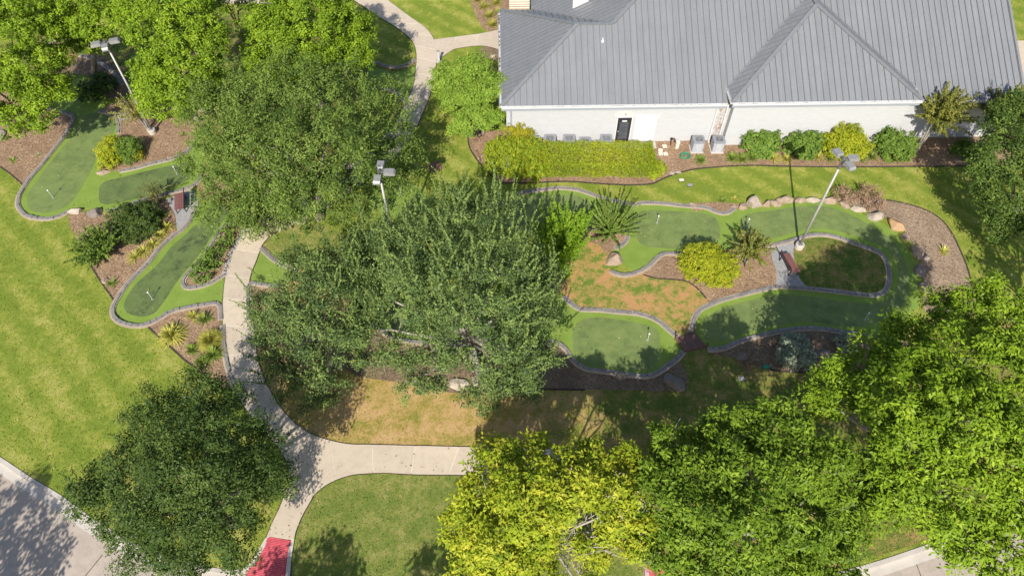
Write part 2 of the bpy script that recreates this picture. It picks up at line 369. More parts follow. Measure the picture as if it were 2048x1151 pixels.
def lobe_leaves(L, rng, dens, per, leaf, cr, fill=.35, zmin=-.5, flat=.7, shoots=0, shoot_len=(.6, 1.2), upb=.5, tbias=.5, gap=0):
    """L rows: x y z rx rz. returns positions, normals, sizes, tints"""
    L = np.array(L, float); C = []; D = []; TB = []
    for i, (x, y, z, rx, rz) in enumerate(L):
        n = int(4 * math.pi * rx * (rx + rz) / 2 * dens * (1 + fill)); d = sph(rng, n); d = d[d[:, 2] > zmin]; n = len(d)
        inner = rng.random(n) < fill / (1 + fill)
        rad = np.where(inner, rng.uniform(.3, .72, n), rng.uniform(.74, 1.12, n))
        wob = 1 + .13 * np.sin(d[:, 0] * 5 + i * 1.7) * np.cos(d[:, 1] * 4.3 + i) + .08 * np.sin(d[:, 2] * 9 + i * 2.1)
        p = np.array((x, y, z)) + d * np.array((rx, rx, rz)) * (rad * wob)[:, None]
        ok = np.ones(n, bool)
        for j, (x2, y2, z2, r2, rz2) in enumerate(L):
            if j != i: ok &= (((p - (x2, y2, z2)) / (r2, r2, rz2)) ** 2).sum(1) > .62
        ok &= p[:, 2] > .15
        if gap:        # boughs: foliage gathers on some branches and leaves hollows between them
            q = p * (2 * math.pi / gap); gn = np.sin(q[:, 0] + 1.3 * np.sin(q[:, 1] * .7)) + np.sin(q[:, 1] * 1.1 + 1.1 * np.sin(q[:, 2])) + np.sin(q[:, 2] * 1.2 + q[:, 0] * .6)
            ok &= inner | (gn > -.4 + rng.normal(0, .3, n))
        C.append(p[ok]); D.append(d[ok]); TB.append(inner[ok])
    C = np.vstack(C); D = np.vstack(D); TB = np.concatenate(TB); nc = len(C)
    k = rng.poisson(per * rng.uniform(.45, 1.55, nc)).clip(2); idx = np.repeat(np.arange(nc), k); n = len(idx)
    r = cr * rng.uniform(.5, 1.4, nc)
    off = sph(rng, n) * (rng.random(n) ** .45)[:, None] * r[idx][:, None] * (1, 1, flat)
    P = C[idx] + off
    N = D[idx] * .35 + (0, -.2, upb + .15) + sph(rng, n) * .62 + unit(off) * .35
    ct = rng.normal(0, .17, nc)
    t = tbias + ct[idx] + rng.normal(0, .16, n)
    S = leaf * rng.uniform(.5, 1.35, n); TD = unit(off) + rng.normal(0, .35, (n, 3))
    if shoots:
        out = np.where((~TB) & (D[:, 2] > -.1))[0]; ns = int(len(out) * shoots); pick = rng.choice(out, ns, replace=False)
        sl = rng.uniform(*shoot_len, ns); d = unit(D[pick] * .45 + (0, 0, .8) + sph(rng, ns) * .28)
        q = (sl / (leaf * .24)).astype(int).clip(5); ii = np.repeat(np.arange(ns), q)
        tt = np.concatenate([np.linspace(0, 1, a) for a in q])
        bend = sph(rng, ns) * .25; bend[:, 2] = -abs(bend[:, 2]) * .8
        p = C[pick][ii] + d[ii] * (sl[ii] * tt)[:, None] + bend[ii] * (sl[ii] * tt ** 2)[:, None] + sph(rng, len(ii)) * leaf * .3
        P = np.vstack([P, p]); N = np.vstack([N, sph(rng, len(ii)) + (0, 0, .3)])
        TD = np.vstack([TD, d[ii] + rng.normal(0, .6, (len(ii), 3))])
        S = np.concatenate([S, leaf * (1.25 - .4 * tt) * rng.uniform(.7, 1.1, len(ii))])
        t = np.concatenate([t, tbias + .22 + .35 * tt + rng.normal(0, .1, len(ii))])
    return P, N, S, t, TD

def wood_tubes(mb, base, top, r0, targets, rng, twigs=0, n=7):
    base = Vector(base); top = Vector(top)
    mid = base.lerp(top, .5) + Vector((rng.normal(0, .12), rng.normal(0, .12), 0))
    mb.tube([base - Vector((0, 0, .25)), base + Vector((0, 0, .08)), base.lerp(mid, .35), mid, top], [r0 * 1.6, r0 * 1.25, r0, r0 * .92, r0 * .8], n + 2)
    for q in targets:
        q = Vector(q); a = base.lerp(top, rng.uniform(.72, 1.0)); d = q - a
        m1 = a + d * .35 + Vector((rng.normal(0, .2), rng.normal(0, .2), rng.uniform(.1, .45)))
        m2 = a + d * .7 + Vector((rng.normal(0, .2), rng.normal(0, .2), rng.uniform(.0, .3)))
        rr = r0 * rng.uniform(.32, .5); mb.tube([a, m1, m2, q], [rr, rr * .75, rr * .5, rr * .22], n - 1)
        for _ in range(twigs):
            s = m1.lerp(q, rng.uniform(.1, 1)); v = Vector(sph(rng, 1)[0]); v.z = abs(v.z) * .7
            e = s + v * rng.uniform(.7, 1.7); k = s.lerp(e, .5) + Vector(sph(rng, 1)[0]) * .15
            mb.tube([s, k, e], [rr * .28, rr * .2, rr * .08], 4, False)

def tree(name, label, cat, lobes, leafmat, seed, base=None, group=None, dens=3.0, per=26, leaf=.17, cr=.5, bark='bark', r0=.2,
         fill=.3, shoots=0, shoot_len=(.6, 1.2), twigs=1, rz=.8, flat=.7, tbias=.5, aspect=.55, stems=None, grow=1.08, gap=1.7):
    """lobes: photo u v, height z, radius in photo px -> real spheres; the trunk stands under them"""
    rng = np.random.default_rng(seed); L = []
    for u, v, z, r in lobes:
        g = G(u, v, z); q = r * grow * mpp(u, v, z); L.append((g.x, g.y, g.z, q, q * rz))
    A = np.array(L); w = A[:, 3] ** 2
    b = G(*base) if base else Vector(((A[:, 0] * w).sum() / w.sum(), (A[:, 1] * w).sum() / w.sum(), 0))
    o = empty(name, b); tag(o, label, cat, group); A[:, :3] -= np.array(b)
    P, N, S, t, TD = lobe_leaves(A, rng, dens, per, leaf, cr, fill, shoots=shoots, shoot_len=shoot_len, flat=flat, tbias=tbias, gap=gap)
    link(bpy.data.objects.new('crown', leaf_mesh('crown', P, N, S, t, M[leafmat], aspect, TD, rng)), o)
    mb = MB(); zc = float((A[:, 2] * w).sum() / w.sum()); low = float((A[:, 2] - A[:, 4]).min())
    top = Vector(((A[:, 0] * w).sum() / w.sum() * .6, (A[:, 1] * w).sum() / w.sum() * .6, max(1.2, .45 * zc)))
    if stems:
        for k in range(stems):
            a = 2 * math.pi * k / stems; e = top + Vector((math.cos(a) * .5, math.sin(a) * .5, .3))
            wood_tubes(mb, (math.cos(a) * .16, math.sin(a) * .16, 0), e, r0, [A[i, :3] for i in range(k, len(A), stems)], rng, twigs)
    else: wood_tubes(mb, (0, 0, 0), top, r0, [a[:3] for a in A], rng, twigs)
    mb.build('trunk', M[bark], o, True); return o

def shrub(name, label, lobes, leafmat, seed, group=None, leaf=.085, dens=24, per=26, cr=.2, rz=.85, fill=.35, cat='shrub', tbias=.5, shoots=0, flat=.8, aspect=.6):
    """lobes: photo u v of the lobe's centre, height z, px radius"""
    rng = np.random.default_rng(seed); L = []
    for u, v, z, r in lobes:
        g = G(u, v, z); q = r * mpp(u, v, z); L.append((g.x, g.y, g.z, q, q * rz))
    A = np.array(L); b = Vector((A[:, 0].mean(), A[:, 1].mean(), 0)); A[:, :3] -= np.array(b)
    o = empty(name, b); tag(o, label, cat, group)
    P, N, S, t, TD = lobe_leaves(A, rng, dens, per, leaf, cr, fill, zmin=-.8, flat=flat, shoots=shoots, shoot_len=(.2, .45), tbias=tbias)
    link(bpy.data.objects.new('foliage', leaf_mesh('foliage', P, N, S, t, M[leafmat], aspect, rng=rng)), o)
    mb = MB()
    for a in A:
        for _ in range(5):
            e = Vector(a[:3]) + Vector(sph(rng, 1)[0]) * a[3] * .6; mb.tube([(a[0] * .25, a[1] * .25, -.1), Vector((a[0], a[1], 0)).lerp(e, .5), e], [.03, .022, .008], 5)
    mb.build('stem', M['bark'], o); return o

def plume(name, label, base, leafmat, seed, n=40, length=(1.2, 1.9), spread=(.2, .9), leaf=.1, width=.13, step=.03, droop=.15, cat='shrub', group=None,
          z0=0.0, bark='bark', tbias=.45, trunks=None, t0=.25, part='foliage', ring=.15, aspect=.5, asym=(0, 0)):
    """many leafy stems rising from one root"""
    rng = np.random.default_rng(seed); b = G(*base); o = empty(name, b); tag(o, label, cat, group)
    P = []; N = []; S = []; T = []; mb = MB()
    for k in range(n):
        az = rng.uniform(0, 2 * math.pi); sp = rng.uniform(*spread); d = Vector((math.cos(az) * math.sin(sp) + asym[0], math.sin(az) * math.sin(sp) + asym[1], math.cos(sp)))
        L = rng.uniform(*length); st = Vector((math.cos(az) * ring * rng.random(), math.sin(az) * ring * rng.random(), z0 * rng.uniform(.75, 1.05)))
        f = lambda t: st + d * L * t + Vector((0, 0, -droop * L * t * t * (.4 + math.sin(sp)))) + Vector((math.cos(az + 1.3), math.sin(az + 1.3), 0)) * .06 * math.sin(t * 5 + k)
        mb.tube([f(t) for t in (0, .35, .7, 1)], [.018, .014, .009, .004], 4, False)
        q = max(6, int(L * (1 - t0) / step)); tt = t0 + (1 - t0) * rng.random(q)
        c = np.array([f(t) for t in tt]); w = width * (1.15 - tt ** 3)
        off = sph(rng, q) * (w * rng.random(q) ** .5)[:, None]
        P.append(c + off); N.append(unit(off) * .3 + sph(rng, q) * .7 + (0, 0, .5)); S.append(leaf * rng.uniform(.6, 1.2, q)); T.append(tbias + rng.normal(0, .12) + .3 * (tt - .5) + rng.normal(0, .12, q))
    P = np.vstack(P); ok = P[:, 2] > .03
    link(bpy.data.objects.new(part, leaf_mesh(part, P[ok], np.vstack(N)[ok], np.concatenate(S)[ok], np.concatenate(T)[ok], M[leafmat], aspect, rng=rng)), o)
    if trunks:
        for k in range(trunks):
            a = 2 * math.pi * k / trunks + .4; mb.tube([(math.cos(a) * .05, math.sin(a) * .05, -.1), (math.cos(a) * .14, math.sin(a) * .14, z0 * .5), (math.cos(a) * .3, math.sin(a) * .3, z0)], [.055, .045, .03], 6)
    mb.build('stem', M[bark], o); return o

def blade_data(rng, n, length, width, el, droop, tbias, ring=.06):
    V = []; T = []
    for k in range(n):
        az = rng.uniform(0, 2 * math.pi); e = rng.uniform(*el); L = rng.uniform(*length); w = width * rng.uniform(.7, 1.2)
        h = np.array((math.cos(az), math.sin(az), 0)); s = np.array((-h[1], h[0], 0)); st = h * ring * rng.random()
        P = []
        for t in (0, .4, .75, 1): P.append(st + h * L * t * math.cos(e) + np.array((0, 0, L * t * math.sin(e) - droop * L * t * t)))
        W = [w * .6, w, w * .6, w * .04]
        for i in range(3):
            V += [P[i] - s * W[i] / 2, P[i] + s * W[i] / 2, P[i + 1] + s * W[i + 1] / 2, P[i + 1] - s * W[i + 1] / 2]
            T.append(tbias + rng.normal(0, .17) + .1 * i)
    V = np.array(V); V[:, 2] = np.maximum(V[:, 2], .03); return V, np.array(T)
def blades(name, label, base, leafmat, seed, n=50, length=(.4, .7), width=.05, el=(.3, 1.4), droop=.3, cat='plant', group=None, tbias=.5):
    rng = np.random.default_rng(seed); b = G(*base); o = empty(name, b); tag(o, label, cat, group)
    V, T = blade_data(rng, n, length, width, el, droop, tbias)
    link(bpy.data.objects.new('leaves', quad_mesh('leaves', V, len(T), T, M[leafmat])), o); return o
# ------------------------------------------------------------------ ground, road, lawns
g = 420.0
structure(obj('ground', [(-g, -g, -.14), (g, -g, -.14), (g, g, -.14), (-g, g, -.14)], [[0, 1, 2, 3]], M['lawn']))
KERB_L = catmull([G(*p) for p in pts('-420 640 -200 782 -80 862 0 911 62 952 130 993 200 1043 300 1097 390 1126 450 1136 480 1137')], False, .4)
KERB_R = catmull([G(*p) for p in pts('1336 1172 1450 1168 1600 1158 1740 1124 1838 1092 1920 1064 2048 1018 2300 930 2600 820')], False, .4)
bl = [G(510, 1118).xy, G(538, 1075).xy]
lawnpoly = list(KERB_L) + [G(497, 1128).xy, G(512, 1108).xy, G(528, 1080).xy, G(590, 1080).xy, G(584, 1120).xy, G(583, 1185).xy, G(620, 1225).xy,
            G(900, 1235).xy, G(1230, 1215).xy, G(1283, 1180).xy, G(1288, 1132).xy, G(1326, 1132).xy, G(1330, 1165).xy] + list(KERB_R) + [Vector((120, 40)), Vector((120, 140)), Vector((-120, 140)), Vector((-120, 40))]
sheet('lawn', lawnpoly, 0.0, M['lawn'])
lawnpoly_px = None
road = [Vector(p) for p in ((-140, 55), (-140, -60), (140, -60), (140, 55))]
rd = structure(obj('road', [(-140, -60, -.135), (140, -60, -.135), (140, 34, -.135), (-140, 34, -.135)], [[0, 1, 2, 3]], M['road']))
def strip(name, C, w0, w1, z0, z1, mat, parent=None, z2=None):
    """a solid band along curve C, from offset w0 to w1 (left is +), height z0..z1"""
    n = len(C); V = []; F = []
    for i, p in enumerate(C):
        d = (C[min(i + 1, n - 1)] - C[max(i - 1, 0)]).normalized(); s = Vector((-d.y, d.x))
        a = p + s * w0; b = p + s * w1
        V += [(a.x, a.y, z0), (a.x, a.y, z1), (b.x, b.y, z1 if z2 is None else z2), (b.x, b.y, z0)]
    for i in range(n - 1):
        for k in range(4): F.append([i * 4 + k, i * 4 + (k + 1) % 4, (i + 1) * 4 + (k + 1) % 4, (i + 1) * 4 + k])
    F += [[0, 1, 2, 3], [(n - 1) * 4 + k for k in (3, 2, 1, 0)]]
    return obj(name, V, F, mat, parent)
def kerb(C, name='kerb'):
    """kerb stones with joints along the lawn's edge, gutter pan below"""
    C = resample(C, .5); k = structure(strip(name, C, -.20, -.05, -.135, .005, M['joint']))
    n = 0
    for i in range(0, len(C) - 1, 6):
        seg = C[i:i + 7]
        if len(seg) < 2: continue
        a = seg[0].lerp(seg[1], .012); seg = [a] + seg[1:]
        strip('kerb_stone', seg, -.22, -.03, -.13, .028, M['kerb'], k)
    strip('gutter', C, -.62, -.225, -.132, -.128, M['kerb'], k)
kerb(KERB_L)
kerb(KERB_R)
kerb(catmull([G(*p) for p in pts('590 1078 584 1120 583 1185 620 1225 900 1235 1230 1215 1283 1180 1288 1130')], False, .4))
kerb(catmull([G(*p) for p in pts('480 1137 500 1124 514 1102 530 1074')], False, .3))
# joints and cracks in the road slab
for s, w in (('165 1160 172 1149 205 1108', .035), ('1815 1094 1830 1120 1845 1160', .03)):
    strip('expansion_joint', catmull([G(u, v, -.135) for u, v in pts(s)], False, .4), -w / 2, w / 2, -.134, -.131, M['soil'], rd)
# lawn areas that differ in dryness
sheet('lawn', ground_pts('497 560 500 620 512 690 528 755 546 791 567 822 589 848 621 868 658 882 698 890 779 892 951 896 1080 898 1180 912 1252 950 1304 1030 1332 1130 1400 1150 1600 1148 1740 1115 1838 1085 1920 1058 2048 1005 2300 880 2300 600 1950 610 1840 640 1700 690 1400 690 1340 730 1150 690 900 660 700 560 560 540'), .004, M['lawn_dry'])
sheet('lawn', ground_pts('592 1078 606 1030 624 1000 647 977 675 961 706 951 735 948 838 950 940 951 1060 953 1150 970 1220 1014 1262 1070 1284 1130 1280 1185 1230 1212 900 1232 620 1222 586 1185 586 1120'), .005, M['lawn_dull'])
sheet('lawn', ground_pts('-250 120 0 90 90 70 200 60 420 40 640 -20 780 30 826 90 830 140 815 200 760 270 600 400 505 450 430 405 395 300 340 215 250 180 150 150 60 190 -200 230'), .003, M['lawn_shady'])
sheet('lawn', ground_pts('650 0 700 4 750 31 798 62 823 85 830 110 822 122 795 134 760 132 725 118 690 60'), .006, M['lawn'])
sheet('lawn', ground_pts('520 495 545 520 575 536 640 540 700 520 690 470 600 440 530 460'), .006, M['lawn_dull'])

# ------------------------------------------------------------------ artificial turf and putting greens
sheet('artificial_turf', ground_pts('87 212 118 219 149 231 148 248 136 270 115 297 87 332 62 360 45 387 40 402 42 414 55 429 77 434 104 434 124 427 140 419 170 416 215 422 243 413 275 401 313 390 348 382 378 373 393 362 402 350 410 325 405 290 394 275 385 292 368 306 341 317 306 325 275 334 240 341 205 344 196 338 212 312 233 285 239 262 240 243 226 229 206 222 208 203 215 185 190 160 150 158 110 175 80 195'), .010, M['turf'])
sheet('artificial_turf', ground_pts('395 416 370 460 352 472 326 495 298 530 260 568 238 600 230 620 235 634 252 643 278 647 295 645 315 637 341 621 375 612 407 607 440 603 447 593 452 552 466 506 487 468 505 440 480 415 430 400'), .010, M['turf'])
sheet('artificial_turf', ground_pts('985 423 1013 405 1040 391 1069 386 1107 381 1137 381 1163 386 1200 398 1240 408 1269 413 1285 410 1323 411 1361 415 1385 417 1410 419 1430 428 1445 431 1457 430 1472 421 1488 418 1510 416 1535 417 1551 413 1571 407 1602 405 1626 405 1659 406 1690 414 1714 425 1754 441 1785 460 1808 487 1824 512 1832 540 1838 575 1836 610 1810 640 1760 668 1725 667 1690 661 1640 654 1600 653 1560 658 1511 669 1473 680 1448 692 1414 695 1395 690 1384 667 1378 640 1300 560 1140 480 1060 460 990 455'), .010, M['turf'])
sheet('artificial_turf', ground_pts('740 640 750 612 800 598 950 590 1126 597 1137 609 1150 619 1162 624 1199 625 1237 629 1274 632 1299 639 1317 648 1334 663 1354 679 1372 690 1364 702 1352 715 1334 727 1317 740 1299 747 1274 747 1237 742 1199 737 1174 734 1157 725 1144 712 1137 700 1127 689 1112 681 1082 680 1040 687 950 687 860 682 802 676 770 662'), .011, M['turf'])
sheet('artificial_turf', ground_pts('504 562 501 545 512 520 523 500 545 520 572 536 600 550 570 566 528 568'), .012, M['turf'])
sheet('artificial_turf', ground_pts('760 425 740 405 745 380 790 360 840 375 860 410 830 440 790 440'), .010, M['turf'])
sheet('artificial_turf', ground_pts('738 130 760 138 795 144 832 136 826 174 812 205 790 185 765 178 735 180'), .010, M['turf'])
GREENS = [('184 227 165 238 150 262 130 290 100 325 75 360 58 385 54 405 62 420 85 426 110 422 135 411 152 392 165 370 180 345 195 315 212 285 228 262 229 245 216 233', 'green'),
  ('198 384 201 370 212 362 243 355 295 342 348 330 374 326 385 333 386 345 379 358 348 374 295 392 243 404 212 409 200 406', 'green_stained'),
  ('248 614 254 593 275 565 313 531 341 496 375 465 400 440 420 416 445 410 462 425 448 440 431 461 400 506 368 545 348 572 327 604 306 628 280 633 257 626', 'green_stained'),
  ('1005 440 1020 412 1042 397 1082 392 1132 389 1158 393 1178 405 1190 425 1183 448 1158 453 1090 462 1030 464', 'green'),
  ('1267 455 1269 436 1279 425 1295 420 1336 422 1386 425 1417 429 1432 437 1438 452 1440 470 1433 488 1399 498 1361 498 1323 496 1290 492 1275 480', 'green'),
  ('1480 440 1500 428 1545 421 1600 413 1650 413 1700 429 1745 453 1785 480 1806 512 1818 550 1815 590 1790 625 1740 648 1690 653 1640 645 1590 645 1530 657 1480 670 1440 683 1412 678 1402 660 1410 640 1432 622 1470 608 1520 596 1560 589 1620 593 1700 604 1755 606 1786 588 1797 548 1788 515 1765 492 1720 476 1680 463 1640 457 1600 461 1560 473 1520 478 1490 465', 'green'),
  ('1145 680 1147 660 1156 645 1174 636 1204 635 1249 641 1299 651 1314 658 1320 672 1320 709 1312 729 1294 741 1262 742 1212 733 1170 728 1150 711', 'green'),
  ('755 640 770 615 810 607 900 608 960 625 960 660 920 676 850 674 790 664', 'green')]
for s, mt in GREENS: sheet('putting_green', ground_pts(s), .016, M[mt])

# ------------------------------------------------------------------ island lawns, mulch beds, stone patches
ISLAND = '1140 470 1158 465 1183 459 1215 453 1244 454 1251 460 1256 477 1247 489 1226 500 1214 517 1221 541 1230 546 1247 550 1264 547 1285 539 1302 527 1318 511 1335 507 1361 508 1400 506 1440 501 1490 494 1541 491 1565 486 1596 477 1617 471 1650 470 1678 476 1711 488 1737 497 1759 506 1772 523 1778 548 1775 574 1765 586 1745 591 1711 588 1662 582 1602 576 1556 573 1523 580 1486 589 1448 599 1419 610 1399 621 1387 642 1384 664 1372 684 1356 675 1336 659 1319 644 1299 634 1274 627 1237 624 1199 620 1162 619 1150 614 1137 604 1115 590 1100 560 1100 520 1118 485'
sheet('lawn', ground_pts(ISLAND), .022, M['lawn_burnt'])
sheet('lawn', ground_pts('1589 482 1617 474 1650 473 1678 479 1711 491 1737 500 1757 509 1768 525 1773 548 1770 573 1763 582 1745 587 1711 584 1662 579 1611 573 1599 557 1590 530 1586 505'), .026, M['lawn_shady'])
BEDS = [('-120 240 -60 190 20 185 85 216 118 224 144 236 141 252 128 274 108 298 80 333 57 358 46 370 24 350 0 333 -60 320', 'mulch', .020),
  ('204 224 222 232 235 244 237 266 228 292 205 335 204 342 240 342 275 335 306 326 341 318 368 307 384 293 392 278 402 262 412 240 414 222 375 214 342 216 300 203 260 196 235 205 215 212', 'mulch', .021),
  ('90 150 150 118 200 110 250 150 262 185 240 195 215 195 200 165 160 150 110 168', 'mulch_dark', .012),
  ('140 424 165 425 215 428 243 419 275 407 313 396 332 400 349 430 352 455 350 470 323 493 295 528 257 566 234 600 226 599 202 563 179 526 160 490 140 450', 'mulch', .020),
  ('396 368 405 355 416 345 440 350 470 390 450 410 420 400 405 400 398 380', 'mulch', .020),
  ('452 447 439 465 418 496 394 527 376 548 367 562 372 572 385 575 417 567 449 549 457 522 470 495 485 466 500 443 480 432', 'mulch', .021),
  ('297 652 318 642 343 628 376 619 407 614 434 612 441 640 445 690 457 742 470 772 440 775 400 740 375 723 348 699 320 674', 'mulch', .020),
  ('1160 467 1183 461 1215 456 1243 457 1250 463 1253 477 1244 487 1226 498 1213 508 1200 492 1178 484 1160 486 1135 500 1120 490', 'mulch', .027),
  ('1140 500 1128 560 1112 590 1100 560 1104 515 1125 490', 'mulch', .027),
  ('1285 543 1303 531 1319 515 1336 510 1361 511 1400 509 1440 504 1490 497 1541 494 1546 520 1552 540 1552 560 1547 573 1523 579 1486 588 1448 598 1418 609 1412 596 1394 576 1374 563 1348 559 1310 556', 'mulch', .027),
  ('1670 397 1720 392 1772 400 1814 408 1854 421 1884 441 1903 466 1918 496 1933 532 1946 575 1952 620 1900 650 1850 622 1846 584 1848 563 1843 535 1833 499 1815 472 1795 447 1755 430 1715 416 1690 406', 'mulch_grey', .020),
  ('1390 424 1412 418 1432 427 1445 430 1456 429 1470 418 1486 410 1440 404 1400 406 1380 408', 'mulch', .013),
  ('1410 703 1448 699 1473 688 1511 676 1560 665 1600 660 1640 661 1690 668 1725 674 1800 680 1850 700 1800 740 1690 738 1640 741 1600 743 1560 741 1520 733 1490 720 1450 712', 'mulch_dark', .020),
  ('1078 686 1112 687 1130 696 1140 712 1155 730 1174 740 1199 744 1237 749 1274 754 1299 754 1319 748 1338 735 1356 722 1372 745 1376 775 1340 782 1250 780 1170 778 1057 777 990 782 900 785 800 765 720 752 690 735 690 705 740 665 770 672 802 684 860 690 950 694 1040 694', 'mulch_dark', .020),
  ('497 566 528 572 560 575 600 620 690 640 730 680 700 730 660 745 620 735 570 700 520 660 500 615', 'mulch', .018),
  ('933 258 934 275 938 290 950 314 970 338 990 357 1005 365 1056 365 1132 362 1208 367 1259 369 1302 367 1323 358 1348 348 1386 338 1437 333 1500 330 1583 332 1695 333 1778 333 1834 332 1945 332 1985 330 2100 325 2100 255 1900 262 1600 270 1300 268 1010 262 975 262', 'mulch', .020),
  ('955 112 961 97 975 93 996 98 1010 100 1010 120 990 121 970 118', 'mulch_dark', .020),
  ('940 -10 944 10 952 34 972 62 996 58 1015 40 1015 -10', 'mulch', .020)]
BEDPOLY = []
for s, mt, z in BEDS:
    C = ground_pts(s); BEDPOLY.append((C, mt, z)); sheet('mulch_bed', C, z, M[mt])
PATCH = [('333 399 350 392 372 383 388 380 398 396 396 414 372 446 356 464 353 450 351 430', .030),
  ('1541 494 1571 487 1589 486 1586 505 1589 529 1599 557 1611 572 1577 573 1549 573 1553 560 1552 540 1544 520', .032),
  ('222 231 246 222 264 232 240 244', .030), ('284 214 296 207 318 211 314 218 292 221', .030)]
for s, z in PATCH: sheet('gravel_patch', ground_pts(s, smooth=False), z, M['cobble'])

# loose bark on the beds: uncountable
rng = np.random.default_rng(5); VV = {}
for C, mt, z in BEDPOLY:
    A = np.array([(p.x, p.y) for p in C]); lo = A.min(0); hi = A.max(0); n = int((hi - lo).prod() * 42)
    X = rng.uniform(lo[0], hi[0], n); Y = rng.uniform(lo[1], hi[1], n); k = inside(A, X, Y); VV.setdefault(mt, []).append(np.stack([X[k], Y[k], np.full(k.sum(), z + .02)], 1))
M['chips'] = leaf_mat('chips', V4(.12, .075, .055), V4(.36, .23, .16), V4(.58, .43, .32), 0, .9)
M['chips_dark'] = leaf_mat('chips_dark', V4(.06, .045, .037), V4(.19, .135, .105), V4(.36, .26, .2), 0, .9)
for mt, a in VV.items():
    P = np.vstack(a); n = len(P)
    o = link(bpy.data.objects.new('bark_chips', leaf_mesh('bark_chips', P, (0, 0, 1) + rng.normal(0, .35, (n, 3)), rng.uniform(.05, .15, n), rng.beta(2, 2.4, n), M['chips_dark' if mt == 'mulch_dark' else 'chips'], .35, rng=rng)))
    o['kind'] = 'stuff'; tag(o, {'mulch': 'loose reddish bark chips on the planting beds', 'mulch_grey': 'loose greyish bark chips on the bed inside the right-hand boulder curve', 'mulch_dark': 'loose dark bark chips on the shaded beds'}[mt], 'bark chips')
# dark cut edge where turf grass meets a bed
for s in ('0 333 24 350 46 370', '179 526 202 563 227 599', '297 654 320 675 348 700 375 724 400 741 425 765', '935 262 938 290 950 314 970 338 990 357 1005 366 1056 366 1132 363 1208 368 1259 370 1302 368 1323 359 1348 349 1386 339 1437 334 1500 331 1583 333 1695 334 1834 333 1960 332',
          '1772 400 1814 408 1854 421 1884 441 1903 466 1918 496 1933 532 1946 578', '1286 549 1310 556 1348 559 1374 563 1394 576 1412 597', '1040 777 1100 778 1170 779', '1540 738 1560 742 1600 744 1640 742 1690 739'):
    structure(strip('lawn_edge', catmull([G(*p) for p in pts(s)], False, .3), -.05, .05, .0, .034, M['soil']))

# ------------------------------------------------------------------ footpaths cut into slabs
def footpath(Ls, Rs, slab=1.85, z=.05):
    A = catmull([G(*p) for p in pts(Ls)], False, .2); B = catmull([G(*p) for p in pts(Rs)], False, .2)
    mid = max(len(A), len(B)); N = 160
    def by(C):
        return resample(C, 1e9 if len(C) < 2 else sum((b - a).length for a, b in zip(C, C[1:])) / N)[:N + 1]
    A = by(A); B = by(B); L = sum(((A[i + 1] + B[i + 1]) / 2 - (A[i] + B[i]) / 2).length for i in range(N))
    k = max(1, round(L / slab)); V = []; F = []
    for i in range(N + 1):
        d = (A[i] - B[i]).normalized() * .05; V += [(*(A[i] + d), .024), (*(B[i] - d), .024)]
    F = [[2 * i, 2 * i + 1, 2 * i + 3, 2 * i + 2] for i in range(N)]
    base = structure(obj('footpath', V, F, M['soil']))
    V = []; 
    for i in range(N + 1):
        d = (B[i] - A[i]).normalized() * .02; V += [(*(A[i] + d), z - .012), (*(B[i] - d), z - .012)]
    obj('joint_filler', V, F, M['joint'], base)
    for j in range(k):
        i0 = round(j * N / k); i1 = round((j + 1) * N / k)
        g0 = (A[i0 + 1] - A[i0]).normalized() * .022; g1 = (B[i0 + 1] - B[i0]).normalized() * .022
        a = [p.copy() for p in A[i0:i1 + 1]]; b = [p.copy() for p in B[i0:i1 + 1]]
        a[0] += g0; b[0] += g1; a[-1] -= g0; b[-1] -= g1
        mb = MB(); mb.prism(list(a) + list(b[::-1]), .026, z); mb.build('slab', M['path'], base)
footpath('698 -6 749 28 798 59 825 83 833 108 832 139 827 174 811 209 780 262 700 330 600 395 520 430 487 468 466 506 452 552 447 593 446 640 450 690 458 740 475 790 505 835 545 880 575 925 576 965 562 1010 545 1045 533 1075',
         '766 -6 815 31 850 56 867 78 872 101 872 129 865 174 850 215 815 285 735 360 640 425 560 460 528 485 513 521 501 552 497 583 499 615 509 662 515 716 528 755 546 791 567 822 600 858 628 905 636 950 628 988 606 1028 592 1061 588 1079', 1.9)
footpath('612 1016 621 998 644 975 672 959 704 949 733 946 773 945 836 948 937 949 1060 951 1150 968 1220 1012 1265 1070 1288 1131',
         '590 846 621 867 658 880 698 888 738 889 779 890 951 894 1080 896 1180 910 1250 948 1302 1030 1327 1131', 1.9, .046)
footpath('868 80 916 74 961 68 1000 60', '873 128 884 115 900 104 916 97 964 92 1000 100', 1.75, .047)
structure(obj('concrete_apron', [(*G(2032, 82).xy, .03), (*G(2085, 82).xy, .03), (*G(2140, 400).xy, .03), (*G(2066, 300).xy, .03)], [[0, 1, 2, 3]], M['path']))
structure(obj('footpath', [(*G(395, -20).xy, .03), (*G(650, -20).xy, .03), (*G(690, 8).xy, .03), (*G(395, 8).xy, .03)], [[0, 1, 2, 3]], M['path']))
